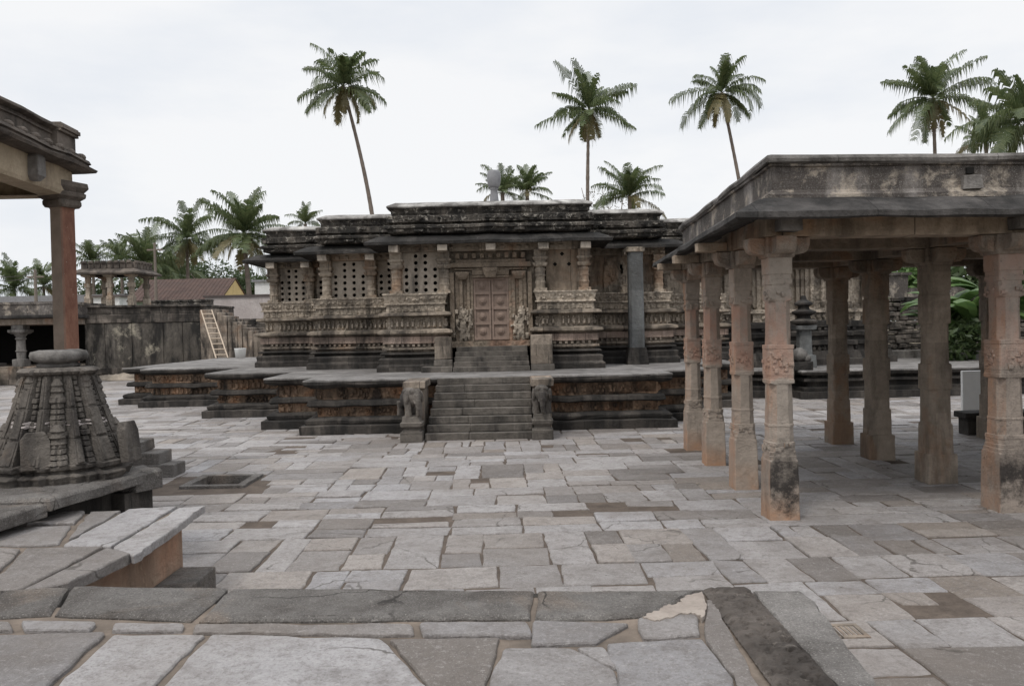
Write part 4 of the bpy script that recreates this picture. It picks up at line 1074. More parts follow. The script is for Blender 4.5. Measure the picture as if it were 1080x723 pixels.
# ------------------------------------------------------------------ pavilion corner on the left
lp = thing('pavilion', 'tall stone pavilion corner carried on a single rust red pillar, against the sky', 'pavilion', (-6.75, 12.5, 0))
LP = [(-6.75, 12.5), (-10.6, 12.8), (-6.4, 8.3), (-10.2, 8.6)]
for i, (x, y) in enumerate(LP):
    mb = MB(); mb.sect((0, 0, 0), [(-.02, .42, .02), (.9, .42, .02), (.95, .38, .02), (1.0, .3, .02)]); mb.build('pillar_base', 'kerb', lp, loc=(x, y, 0))
    mb = MB(); mb.sect((0, 0, 0), [(1.0, .15, SQ), (1.3, .15, SQ), (1.31, .13, .02), (4.25, .125, .02), (4.3, .135, SQ)])
    c_ = mb.build('pillar', 'rustpillar', lp, loc=(x, y, 0)); c_.rotation_euler.z = math.radians(-22)
    mb = MB(); mb.sect((0, 0, 0), [(4.28, .17, .02), (4.32, .2, .03), (4.38, .2, .03), (4.39, .18, .02), (4.44, .24, .02), (4.5, .25, .03), (4.51, .22, .02), (4.58, .27, .02), (4.66, .26, .02)])
    worn(mb.build('capital', 'leftroof', c_, bevel=.012), .02, .08)
LR = [(-6.58, 12.62), (-10.9, 12.95), (-10.5, 8.0), (-6.26, 7.7)]      # roof outline (beam face)
mb = MB()
sweep(mb, LR, [(-.4, 4.45), (-.06, 4.45), (-.04, 4.5), (-.04, 4.86), (-.4, 4.87)], 0, .7, .008, seed=9); mb.build('beam', 'yellow_beam', lp)
mb = MB()
sweep(mb, LR, [(-.4, 4.84), (.1, 4.84), (.22, 4.86), (.24, 4.9), (.16, 4.93), (.14, 4.97), (.17, 4.98), (.15, 5.03), (-.02, 5.07), (-.4, 5.08)], 0, .5, .012, seed=10)
a, b = Vector(LR[3]), Vector(LR[0])
for pr in ((LR[3], LR[0]), (LR[0], LR[1])):
    a, b = Vector(pr[0]), Vector(pr[1]); t = (b - a).normalized(); nr = Vector((t.y, -t.x)); L = (b - a).length; k = 0
    while k * .34 < L:
        q = a + t * (k * .34 + .1) + nr * .1; mb.ball((q.x, q.y, 5.05), (.075, .075, .06), 0, 6); k += 1
mb.build('eave', 'leftroof', lp)
mb = MB()
sweep(mb, LR, [(-.3, 5.06), (-.06, 5.07), (-.05, 5.11), (-.1, 5.12), (-.1, 5.28), (-.07, 5.29), (-.07, 5.31), (-.1, 5.32), (-.1, 5.35), (-.06, 5.36), (0, 5.38), (0, 5.42), (-.05, 5.445), (-.3, 5.45)], 0, .45, .008, seed=11, cap=True)
for f0, f1 in ((0, .115), (.46, .6)):       # projecting parapet merlons towards the courtyard
    a, b = Vector(LR[0]), Vector(LR[3]); p = a.lerp(b, f0); q = a.lerp(b, f1); t = (q - p).normalized(); n_ = Vector((-t.y, t.x))
    for (w, za, zb) in ((.04, 5.06, 5.12), (.0, 5.12, 5.34), (.05, 5.34, 5.38), (.08, 5.38, 5.44), (.05, 5.44, 5.47)):
        mb.prism([tuple(p - n_ * .4), tuple(q - n_ * .4), tuple(q + n_ * w), tuple(p + n_ * w)][::-1] if False else ccw([tuple(p - n_ * .4 ), tuple(q - n_ * .4), tuple(q + n_ * w), tuple(p + n_ * w)]), za + .002, zb)
mb.build('parapet', 'leftroof', lp, bevel=.01)
mb = MB(); q = Vector(LR[0]).lerp(Vector(LR[3]), .26)
mb.sect((q.x + .02, q.y, 4.5), [(-.02, .05, .01), (.05, .1, .01), (.3, .1, .02), (.34, .08, .02)]); mb.build('bracket', 'shrine_cap', lp, bevel=.01)
# three steps beside it
for i, (xe, ze, yn) in enumerate(((-5.08, .9, 11.42), (-4.9, .7, 11.56), (-4.76, .5, 11.74))):
    pass
o = thing('stone_steps', 'three stacked grey stone steps behind the ruined shrine', 'steps', (-6.2, 14.5, 0))
mb = MB()
zl = -.02
for (px, py, yn) in ((190, 487, 13.5), (175, 475, 13.52), (156, 463, 13.54)):
    q = at(px, py, yn + .3); mb.box(-7.6, q.x, yn, yn + .55, zl, q.z, 0, .012); zl = q.z + .002
worn(mb.build('steps', 'kerb', o, bevel=.02), .015, .15)

# ------------------------------------------------------------------ ruined miniature shrine on the left
o = thing('shrine_plinth', 'broad weathered stone slab plinth carrying the ruined miniature shrine', 'plinth', (-4.9, 7.8, TZ))
mb = MB()
blockpoly(mb, [(-6.2, 6.15), (-4.12, 6.42), (-4.0, 7.02), (-6.2, 6.95)], TZ + .06, .93, 0, .02)
blockpoly(mb, [(-6.2, 6.98), (-3.99, 7.05), (-3.68, 8.6), (-6.2, 8.95)], TZ + .1, .965, 0, .03)
blockpoly(mb, [(-4.1, 8.3), (-3.78, 8.2), (-3.64, 8.5), (-4.0, 8.85)], TZ + .02, .96, 0, .02)
worn(mb.build('slab', 'kerb', o, bevel=.01), .02, .14)
mb = MB(); mb.prism([(-6.1, 6.3), (-4.3, 6.5), (-3.95, 8.4), (-6.1, 8.8)], 0, TZ + .14); mb.prism(ccw([(-4.05, 8.15), (-3.85, 8.1), (-3.75, 8.5), (-3.95, 8.6)]), 0, TZ + .03)
mb.build('core', 'black', o)
sh = thing('miniature_shrine', 'small ruined ribbed stone shrine spire with a flat round cap stone', 'shrine', (-4.72, 8.3, .96))
SC = Vector((-4.52, 8.22)); SRY = math.radians(-20)
def splan(step):
    """stepped plan of one quarter, repeated four times; returns (unit vector, rib index)"""
    q = [(1.0, -.17), (1.0, .17), (.87, .18), (.87, .33), (.8, .34), (.8, .49), (.68, .5), (.68, .62), (.62, .68), (.5, .68), (.49, .8), (.34, .8), (.33, .87), (.18, .87)]
    out = []
    for k in range(4):
        a = k * PI / 2
        for x, y in q: out.append((x * math.cos(a) - y * math.sin(a), x * math.sin(a) + y * math.cos(a)))
    return out
pl = splan(0); nq = 14
def sring(mult, z):
    ring = []
    for x, y in pl:
        q = Vector((x, y)) * mult; q.rotate(Matrix.Rotation(SRY, 2)); ring.append((SC.x + q.x, SC.y + q.y, z))
    return ring

Z0, Z1 = 1.14, 1.98
def rad_(f_): return .61 + (.31 - .61) * (f_ ** .85)
mb = MB(); rs = []
for k in range(20):
    f_ = k / 19; r = rad_(f_) * .86; ring = []
    for x, y in pl:
        q = Vector((x, y)) * r; q.rotate(Matrix.Rotation(SRY, 2)); ring.append((SC.x + q.x, SC.y + q.y, Z0 + (Z1 - Z0) * f_))
    rs.append(ring)
mb.rings(rs)
def ribblock(a, u0, u1, dep, f0, f1, grow=0.0):
    """block of a rib on the face that looks along angle a, between two heights"""
    d = Vector((math.cos(a), math.sin(a))); t = Vector((-d.y, d.x)); vs = []
    for f_, g in ((f0, 0), (f0, 1), (f1, 1), (f1, 0)):
        r = rad_(f_); z = Z0 + (Z1 - Z0) * f_
        for u in (u0, u1):
            q = d * (r * (dep if g else .62) + (grow if g else 0)) + t * (r * u) + Vector((R.gauss(0, .002), R.gauss(0, .002)))
            vs.append((SC.x + q.x, SC.y + q.y, z))
    mb.add(vs, [(0, 2, 3, 1), (2, 4, 5, 3), (4, 6, 7, 5), (6, 0, 1, 7), (0, 6, 4, 2), (1, 3, 5, 7)])
for k in range(4):
    a = SRY + k * PI / 2
    for (u0, u1, dep, style) in ((-.15, .15, 1.03, 0), (-.31, -.19, .93, 1), (.19, .31, .93, 1), (-.52, -.35, .9, 0), (.35, .52, .9, 0), (-.7, -.56, .76, 1), (.56, .7, .76, 1)):
        if style == 0:
            for f0, f1 in ((0, .28), (.285, .62), (.625, .99)):
                ribblock(a, u0, u1, dep, f0, f1)
                ribblock(a, u0 + .035, u1 - .035, dep + .03, f0 + .02, f1 - .02)
        else:
            n = 16
            for i in range(n):
                f0 = i / n; f1 = (i + .8) / n
                if i % 6 == 5: ribblock(a, u0 - .02, u1 + .02, dep + .03, f0, f1)
                else: ribblock(a, u0, u1, dep, f0, f1)
tow = worn(mb.build('tower', 'shrine', sh, bevel=.004), .022, .05)
mb = MB()
for k in range(2): 
    z = 1.5 + k * .03; mb.rings([sring(rad_((z - Z0) / (Z1 - Z0)) + e, zz) for e, zz in ((.0, z - .012), (.022, z - .006), (.022, z + .006), (0, z + .012))], 0, False)
worn(mb.build('mortar_band', 'pinkwash', sh), .05, .06)
mb = MB(); 
mb.rings([sring(m_, z) for m_, z in ((.6, .93), (.66, .935), (.68, 1.0), (.7, 1.03), (.66, 1.05), (.6, 1.06), (.6, 1.08), (.65, 1.09), (.66, 1.13), (.6, 1.15))])
worn(mb.build('base', 'shrine', sh, bevel=.008), .025, .07)
mb = MB()                                           # small corner turrets clinging to the spire
for k in range(8):
    a = SRY + PI / 4 * k + PI / 8 * 0
    for (f_, sc) in ((.86, .8), (.35, 1.0)) if k % 2 else ((.9, .7),):
        r = rad_(f_) * (.98 if k % 2 == 0 else .95)
        c = (SC.x + r * math.cos(a), SC.y + r * math.sin(a), Z0 + (Z1 - Z0) * f_ - .16)
        mb.lathe(c, [(.05 * sc, -.05), (.075 * sc, 0), (.06 * sc, .04), (.085 * sc, .06), (.06 * sc, .1), (.08 * sc, .12), (.055 * sc, .16), (.07 * sc, .18), (.03 * sc, .24)], 10)
worn(mb.build('corner_turret', 'shrine', sh), .02, .05)
mb = MB(); 
mb.rings([sring(m_, z) for m_, z in ((.3, 1.96), (.38, 1.985), (.4, 2.01), (.37, 2.035), (.28, 2.045))])
worn(mb.build('neck', 'shrine', sh), .015, .07)
mb = MB(); mb.lathe((SC.x, SC.y, 2.04), [(.18, 0), (.2, .03), (.17, .05), (.225, .06), (.255, .085), (.26, .125), (.245, .155), (.19, .17), (.05, .175)], 28)
worn(mb.build('cap_stone', 'shrine_cap', sh, smooth=True), .055, .16)
def face_pt(a, r, z): q = Vector((r * math.cos(a), r * math.sin(a))); return Vector((SC.x + q.x, SC.y + q.y, z))
for (px, py, Yd, w, hh, nm, tilt, az) in ((38, 492, 7.66, .25, .36, 'niche_slab', -.18, -62), (139, 484, 8.15, .22, .4, 'niche_slab', -.12, -10)):
    p = at(px, py, Yd); p.z = 1.1
    mb = MB(); pr = [(-w / 2, 0), (w / 2, 0), (w / 2, hh * .75), (w * .3, hh), (-w * .3, hh), (-w / 2, hh * .8)]
    mb.add([(x, -.05, z) for x, z in pr] + [(x, .05, z) for x, z in pr], [tuple(range(6)), tuple(range(11, 5, -1))] + [(i, i + 6, (i + 1) % 6 + 6, (i + 1) % 6) for i in range(6)])
    s_ = mb.build(nm, 'shrine', sh, loc=p, bevel=.012); s_.rotation_euler = (tilt, 0, math.radians(az + 90)); worn(s_, .02, .1)
# loose stone lying at its foot
o = MB(); p = gnd(10, 510, .95); o.ball((p.x - .1, p.y, .98), (.26, .14, .09), 0, 10)
tag(worn(o.build('loose_stone', 'shrine_cap', smooth=True), .05, .12), 'grey rounded loose stone lying on the plinth before the ruined shrine', 'stone')

# ------------------------------------------------------------------ far left: cloister, compound wall, roof-top kiosk
o = thing('cloister', 'long low colonnade with pale flat roof at the far left of the courtyard', 'cloister', (-27, 42, 0))
mb = MB(); mb.box(-40, -22.4, 40.6, 46, 0, .9, 0, .01); mb.build('base', 'plinth', o, bevel=.02)
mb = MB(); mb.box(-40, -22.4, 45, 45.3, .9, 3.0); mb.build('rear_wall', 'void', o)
mb = MB(); mb.box(-40, -22.3, 40.7, 45.6, 2.95, 3.25, 0, .01); mb.build('beam', 'column', o, bevel=.02)
mb = MB(); mb.box(-40, -22.1, 40.2, 45.6, 3.255, 3.42, 0, .01); mb.build('eave', 'eave', o, bevel=.03)
mb = MB(); mb.box(-40, -22.2, 40.6, 45.6, 3.425, 3.95, 0, .01); mb.box(-40, -22.15, 40.55, 45.6, 3.953, 4.07, 0, .01); mb.build('parapet', 'plaster', o)
for x in (-24.4, -27.4, -30.4, -33.4, -36.4):
    mb = MB(); mb.sect((x, 41, .9), [(0, .3, .02), (.35, .3, .02), (.37, .2, .03)])
    mb.lathe((x, 41, .9), [(.2, .36), (.22, .7), (.27, .76), (.22, .8), (.2, 1.3), (.27, 1.36), (.2, 1.45), (.28, 1.55), (.3, 1.6)], 14); mb.sect((x, 41, .9), [(1.6, .3, .03), (1.7, .42, .02), (1.82, .42, .02), (1.84, .3, .02), (2.05, .3, .02)])
    mb.build('column', 'shrine_cap', o, bevel=.01)
o = thing('wooden_cart', 'dark wooden cart with a spoked wheel parked before the cloister', 'cart', (-26.2, 40, 0))
mb = MB(); mb.box(-29, -24.7, 39.4, 40.3, .95, 1.1); mb.build('bed', 'cartwood', o, bevel=.01)
for y in (39.3, 40.4):
    mb = MB(); c = Vector((-26, y, .55)); n = 20
    rs = [[(c.x + r * math.cos(2 * PI * i / n), c.y + d, c.z + r * math.sin(2 * PI * i / n)) for i in range(n)] for r, d in ((.55, -.05), (.55, .05), (.45, .05), (.45, -.05), (.55, -.05))]
    mb.rings(rs, 0, False)
    for k in range(5):
        a = k * PI / 5; v = Vector((math.cos(a), 0, math.sin(a))) * .47; mb.tube([c - v, c + v], .03, 6)
    mb.build('wheel', 'cartwood', o)

o = thing('compound_wall', 'high black streaked masonry wall behind the courtyard, below the roof kiosk', 'wall', (-18.5, 44, 0))
mb = MB()
x = -22.35
while x < -17.0:
    w = min(R.uniform(.8, 1.5), -16.85 - x)
    y = 43.2 + (x + 22.3) * .35
    mb.prism(ccw([(x + .012, y), (x + w - .012, y + w * .35), (x + w - .012, y + 6), (x + .012, y + 6)]), -.02, 2.98 + R.uniform(-.02, .02)); x += w
mb.build('lower_wall', 'stained_wall', o, bevel=.015)
def wpoly(o_, d=0): return ccw([(-22.4 - d, 43.2 - o_), (-16.8 + d, 45.2 - o_), (-16.8 + d, 50), (-22.4 - d, 50)])
mb = MB(); mb.prism(wpoly(.1), 2.985, 3.45); mb.prism(wpoly(.02), 3.455, 3.8); mb.prism(wpoly(.14, .05), 3.805, 3.93); mb.build('parapet', 'rubble', o, bevel=.03)
mb = MB(); mb.prism(wpoly(.12), 0.3, .62); mb.build('base_course', 'rubble', o, bevel=.03)
for (x, y, w) in ((-18.4, 50.3, 7),):
    mb = MB(); mb.box(x - 4, x + .1, y, y + .5, 3.9, 4.3); mb.box(x - 4, x + .1, y - .05, y + .55, 4.305, 4.42); mb.build('rear_parapet', 'cornice', o, bevel=.02)
mb = MB()
for i in range(40):
    u = R.random(); mb.ball((-22 + 5.5 * u + R.gauss(0, .3), 42.9 + 2 * u + R.gauss(0, .35), .02), (R.uniform(.4, .9), R.uniform(.3, .6), R.uniform(.1, .42)), 0, 7)
worn(mb.build('dirt_bank', 'mound', kind='structure', smooth=True), .25, .4)

o = thing('roof_kiosk', 'small four pillared stone kiosk with scalloped parapet on the compound wall', 'kiosk', (-21.3, 44.8, 3.93))
KX, KY = -21.35, 44.9
for dx, dy in ((-1.15, -.9), (.0, -.9), (1.15, -.9), (-1.15, .9), (1.15, .9)):
    mb = MB(); mb.sect((KX + dx, KY + dy, 3.93), [(0, .17, .01), (.5, .16, .01), (.52, .12, .04), (.95, .12, .04), (.97, .16, .01), (1.2, .16, .02), (1.22, .12, .04), (1.5, .13, .03), (1.55, .26, .02), (1.65, .28, .02)])
    mb.build('pillar', 'wall', o)
KP = [(KX - 1.35, KY - 1.1), (KX + 1.35, KY - 1.1), (KX + 1.35, KY + 1.1), (KX - 1.35, KY + 1.1)]
mb = MB(); sweep(mb, KP, [(-.3, 5.55), (.1, 5.56), (.4, 5.58), (.42, 5.66), (.1, 5.86), (0, 5.9), (-.3, 5.92)], 0, .5, .012, cap=True); mb.build('eave', 'leftroof', o)
mb = MB()
for k in range(4):
    a, b = Vector(KP[k]), Vector(KP[(k + 1) % 4]); n = int((b - a).length / .33); t = (b - a).normalized(); nr = Vector((t.y, -t.x))
    for i in range(n):
        c = a + t * ((i + .5) * (b - a).length / n)
        p = [c + t * dx + nr * .08 for dx in (-.15, .15)]; q = [c + t * dx - nr * .15 for dx in (.15, -.15)]
        mb.prism(ccw([tuple(v) for v in p + q]), 5.88, 6.22 + R.uniform(-.05, .03))
        lump(mb, (c.x + nr.x * .08, c.y + nr.y * .08, 6.22), t, nr, .26, .16, .06)
mb.build('parapet', 'leftroof', o, bevel=.03)

# masonry flight by the wall, ladder, bucket, walls, house
o = thing('stone_staircase', 'ruined masonry steps climbing the dark wall left of the temple', 'stairs', (-12.6, 41, 0))
mb = MB()
for i in range(12):
    x0 = -14.75 + i * .25 if i else -15.3
    mb.box(x0, -14.75 + (i + 1) * .25 - .01, 40.6, 42.4, -.02, 3.5 - i * .152, 0, .03)
mb.build('steps', 'plinth', o, bevel=.03)
mb = MB(); mb.box(-15.6, -8.2, 42.6, 43.2, -.02, 3.05, 0, .02)
for r in range(12):
    x = -14.8
    while x < -8.5:
        w = R.uniform(.3, .8); mb.box(x, x + w - .02, 42.4 + R.uniform(0, .05), 42.6, r * .25, r * .25 + .23, 0, .03); x += w
mb.build('side_wall', 'rubble', o, bevel=.02)
lad = thing('ladder', 'pale bamboo ladder leaning on the dark masonry beside a white bucket', 'ladder', (-12.7, 36.6, 1.24))
A0, B0 = Vector((-12.85, 36.2, 1.24)), Vector((-12.35, 36.2, 1.24))
T = at(213, 331, 40.4) - at(231, 382, 36.2)
T = at(213, 331, 40.4) - at(229, 382, 36.2)
A0 = Vector((-13.0, 36.2, 1.24)); B0 = A0 + Vector((.48, .12, 0))
A1, B1 = A0 + T, B0 + T
for p, q in ((A0, A1), (B0, B1)):
    mb = MB(); mb.tube([p, q], .03, 8); mb.build('rail', 'wood', lad)
for i in range(9):
    f_ = (i + .6) / 9.4; mb = MB(); mb.tube([A0.lerp(A1, f_), B0.lerp(B1, f_)], .03, 6); mb.build('rung', 'wood', lad)
mb = MB(); p = Vector((-11.9, 36.1, 1.24)); mb.lathe(p, [(.2, 0), (.25, .4), (.26, .42), (.24, .42), (.19, .05)], 16)
tag(mb.build('bucket', 'bucket', smooth=True), 'white plastic bucket standing at the foot of the bamboo ladder', 'bucket')

mb = MB(); mb.box(-20.4, -12.5, 55, 55.4, 0, 4.72, 0, .02)
o = thing('boundary_wall', 'pale pinkish plastered wall above the ruined steps, left of the temple', 'wall', (-16.5, 55.2, 0))
mb.build('wall', 'pinkwash', o)
mb = MB(); mb.box(-20.5, -12.4, 54.9, 55.5, 4.725, 4.86, 0, .02); mb.build('coping', 'rust', o)

o = thing('tiled_house', 'long house with brown tiled roof, green wall and yellow gable', 'house', (-26, 67, 0))
HX0, HX1, HY0, HY1 = -29.6, -22.75, 65, 71
HE, HR = 5.2, 6.85
ym = (HY0 + HY1) / 2
mb = MB(); mb.box(HX0, HX1, HY0, HY1, 0, HE); mb.build('wall', 'green_wall', o)
g5 = [(HY0, 0), (HY1, 0), (HY1, HE), (ym, HR - .1), (HY0, HE)]
mb = MB(); mb.add([(HX1 + .06, y, z) for y, z in g5] + [(HX1 - .2, y, z) for y, z in g5], [(0, 1, 2, 3, 4), (9, 8, 7, 6, 5)] + [(i, i + 5, (i + 1) % 5 + 5, (i + 1) % 5) for i in range(5)])
mb.build('gable', 'yellow_wall', o)
mb = MB()
A_ = [(HX0 - .4, HY0 - .6, HE - .2), (HX1 + .14, HY0 - .6, HE - .2), (HX1 + .14, ym, HR), (HX0 - .4, ym, HR), (HX0 - .4, HY1 + .6, HE - .2), (HX1 + .14, HY1 + .6, HE - .2)]
mb.add(A_ + [(x, y, z - .1) for x, y, z in A_], [(0, 1, 2, 3), (3, 2, 5, 4), (9, 8, 7, 6), (10, 11, 8, 9), (0, 6, 7, 1), (1, 7, 8, 2), (2, 8, 11, 5), (4, 10, 9, 3), (3, 9, 6, 0), (5, 11, 10, 4)])
mb.build('roof', 'tiles', o)
for x, w in ((-28.4, 1.0), (-26.9, 1.0), (-25.7, 1.0), (-24.6, .7), (-23.5, .7)):
    mb = MB(); mb.box(x, x + w, HY0 - .06, HY0 + .02, 4.0, HE - .25); mb.build('window', 'void', o)
mb = MB(); mb.box(HX1 + .05, HX1 + .1, 66.6, 67.4, 4.7, 5.3); mb.build('window', 'void', o)
o = thing('white_shed', 'bright white walled shed seen under the roof kiosk', 'shed', (-31.5, 70, 0))
mb = MB(); mb.box(-35.9, -33.2, 70, 74, 0, 5.6); mb.build('wall', 'whitewash', o); mb = MB(); mb.box(-36.1, -33, 69.8, 74.2, 5.6, 5.75); mb.build('roof', 'rust', o)
o = thing('grey_shed', 'long low grey shed roof beyond the cloister, beneath the utility pole', 'shed', (-46, 80, 0))
mb = MB(); mb.box(-58, -37.5, 80, 86, 0, 5.6); mb.build('wall', 'pinkwash', o); mb = MB(); mb.box(-58.3, -37.2, 79.6, 86.4, 5.6, 6.3); mb.build('roof', 'zinc', o)
o = thing('white_house', 'small white house wall beside the palm trunk near the temple', 'house', (-19, 80, 0))
mb = MB(); mb.box(-24.8, -20, 80, 86, 0, 7.2); mb.build('wall', 'whitewash', o); mb = MB(); mb.box(-25, -19.8, 79.8, 86.2, 7.2, 7.4); mb.build('roof', 'zinc', o)
def pole(px, py, Y, label):
    p = at(px, py, Y); o = thing('utility_pole', label, 'pole', (p.x, p.y, 0))
    mb = MB(); mb.tube([(p.x, p.y, 0), (p.x, p.y, p.z)], [.16, .1], 8); mb.build('post', 'pole', o)
    mb = MB(); mb.box(p.x - .6, p.x + .6, p.y - .06, p.y + .06, p.z - .6, p.z - .48); mb.build('crossarm', 'pole', o)
pole(37, 284, 60, 'weathered utility pole with crossarm beyond the cloister roof')
pole(163, 256, 64, 'bare leaning pole rising among the palms behind the kiosk')

p1_, p2_ = at(37, 288, 60), at(-40, 281, 62)
for k, dz in enumerate((0, -.28)):
    mb = MB(); pts = [p1_.lerp(p2_, i / 10) + Vector((0, 0, dz - .5 * math.sin(PI * i / 10))) for i in range(11)]
    mb.tube(pts, .025, 5)
    tag(mb.build('overhead_wire', 'steel'), ('upper' if k == 0 else 'lower') + ' thin overhead wire sagging from the pole beyond the cloister', 'wire')
# ------------------------------------------------------------------ palms and trees
def palm(loc, crown, n, L, label, seed, bend=0.0, low=-65, dry=5, group='coconut palms', lf=38):
    rng0 = random.Random(seed * 7 + 1)
    n = int(n * rng0.uniform(1.4, 1.75)); L *= 1.12; fuller = rng0.uniform(.75, 1.25); gap = rng0.uniform(0, 6.28); dry = int(dry * .9)
    rr = random.Random(seed)
    base = Vector((loc[0], loc[1], 0)); top = Vector(crown)
    o = thing('coconut_palm', label, 'palm tree', base, group)
    mb = MB(); pts = []; rad = []
    for i in range(61):
        f_ = i / 60
        p = base.lerp(top, f_); q = math.sin(f_ * PI) * bend; p.x += q
        pts.append(p); rad.append(.25 - .12 * f_ + (.14 * (1 - f_) ** 6) + (.05 if i == 60 else 0) + (.012 if i % 2 else 0) + rr.gauss(0, .004))
    mb.tube(pts, rad, 10); mb.build('trunk', 'trunk', o, smooth=True)
    cr = MB()
    for i in range(n):
        old = i < dry
        az = i * 2.39996 + rr.uniform(-.6, .6)
        f_ = (i + .5) / n
        el = math.radians(low + (88 - low) * (f_ ** .72) + rr.uniform(-8, 8))
        ln = L * rr.uniform(.7, 1.15) * (.72 if f_ > .9 or old else 1)
        if math.cos(az - gap) > .8 and rr.random() < .45: continue
        droop = rr.uniform(.6, 1.7) * fuller * (1.0 if el > 0 else .55)
        droop *= (1 if el < .6 else .62)
        p = top.copy(); e = el; K = lf; side0 = Vector((-math.sin(az), math.cos(az), 0))
        mi = 1 if old or (i < dry + 3 and rr.random() < .4) else 0
        twist = rr.uniform(-.35, .35)
        rach = []
        for k in range(K + 1):
            t = k / K
            d = Vector((math.cos(az) * math.cos(e), math.sin(az) * math.cos(e), math.sin(e)))
            rach.append(p.copy())
            p = p + d * (ln / K); e -= droop / K * (.4 + 1.3 * t)
            if k < 3 or k == K: continue
            up = side0.cross(d).normalized()
            if up.z < 0: up = -up
            ll = ln * .29 * (math.sin(PI * min(1, .12 + t * .86)) ** .6) * rr.uniform(.6, 1.2)
            if rr.random() < .05: continue
            for sgn in (-1, 1):
                s_ = (side0 * sgn * math.cos(twist) + up * sgn * math.sin(twist)).normalized()
                out = (s_ * .85 + d * .6 + up * .12).normalized()
                m1 = p + out * ll * .5; dn = Vector((0, 0, -1))
                tip = p + out * ll * .72 + dn * ll * rr.uniform(.4, .95)
                w = d * (.047 * L / 4)
                cr.add([p - w, p + w, m1 + w * .9, m1 - w * .9, tip], [(0, 1, 2, 3), (3, 2, 4)], mi)
        for q in range(0, K, 3):
            a_, b_ = rach[q], rach[min(q + 3, K)]
            s1 = side0 * .035 * (1.2 - q / K); cr.add([a_ - s1, a_ + s1, b_ + s1 * .8, b_ - s1 * .8], [(0, 1, 2, 3)], mi)
    cr.build('crown', ['palm', 'palm_old'], o)
    if dry > 3:
        nb = MB()
        for k in range(9):
            a = rr.uniform(0, 6.28); nb.ball(top + Vector((.32 * math.cos(a), .32 * math.sin(a), rr.uniform(-.5, -.1))), (.14, .14, .17), 0, 6)
        nb.build('coconut_bunch', 'nut', o, smooth=True)
    return o
def palm_px(px, py, Y, n, L, label, seed, basepx=None, **k):
    c = at(px, py, Y)
    bx = c.x if basepx is None else basepx
    return palm((bx, Y), c, n, L, label, seed, **k)
palm_px(362, 92, 75, 24, 4.1, 'tall coconut palm with long leaning trunk left above the temple roof', 1, basepx=at(404, 228, 75).x - .3, bend=.9, low=-80, dry=7)
palm_px(621, 116, 80, 22, 4.3, 'coconut palm with upright fronds standing above the middle of the temple roof', 2, bend=-.3, low=-82, dry=5)
palm_px(761, 98, 80, 23, 4.2, 'windswept coconut palm with slanting trunk between temple and pavilion roof', 37, basepx=at(787, 190, 80).x + 1.5, bend=.3, low=-75, dry=6)
palm_px(984, 104, 80, 25, 4.5, 'bushy coconut palm directly behind the pavilion parapet', 4, bend=.2, low=-78, dry=5)
palm_px(1082, 133, 62, 26, 4.9, 'dark coconut palm cut by the frame, nearest the pavilion roof corner', 5, low=-40, dry=2)
palm_px(197, 252, 85, 24, 3.9, 'medium palm with rounded crown above the tiled house roof', 6, low=-75, dry=6)
palm_px(257, 246, 60, 28, 3.3, 'full dense palm rising beside the yellow house gable', 7, basepx=at(267, 300, 60).x, low=-75, dry=7)
palm_px(152, 278, 80, 22, 3.9, 'low palm half hidden behind the kiosk and pole', 8, low=-50, dry=3)
palm_px(182, 290, 90, 20, 4.0, 'small palm clump behind the tiled house ridge', 9, low=-50, dry=3)
palm_px(15, 305, 85, 18, 3.2, 'small palm silhouette at the far left beyond the cloister', 10, low=-40, dry=2)
palm_px(46, 302, 90, 16, 3.0, 'young palm beside the rust red pillar beyond the cloister', 18, low=-40, dry=2)
palm_px(98, 276, 95, 16, 2.8, 'tiny palm tip showing above the kiosk parapet', 11, low=-20, dry=0)
palm_px(128, 275, 95, 16, 2.8, 'second tiny palm tip above the kiosk, nearer the tall palms', 12, low=-20, dry=0)
palm_px(530, 203, 60, 18, 2.0, 'small palm crown hugging the stone pot on the temple roof', 13, low=-10, dry=0)
palm_px(556, 202, 62, 18, 2.2, 'small palm crown just right of the stone pot, over the roof line', 14, low=-10, dry=0)
palm_px(664, 207, 60, 20, 2.6, 'spreading palm crown low over the right end of the temple roof', 15, low=-15, dry=1)
palm_px(322, 236, 80, 14, 1.9, 'palm tip peeping over the low roof left of the leaning palm', 16, low=0, dry=0)
palm_px(1040, 152, 70, 12, 3.6, 'thin arching palm fronds low over the pavilion parapet', 17, low=-5, dry=0)

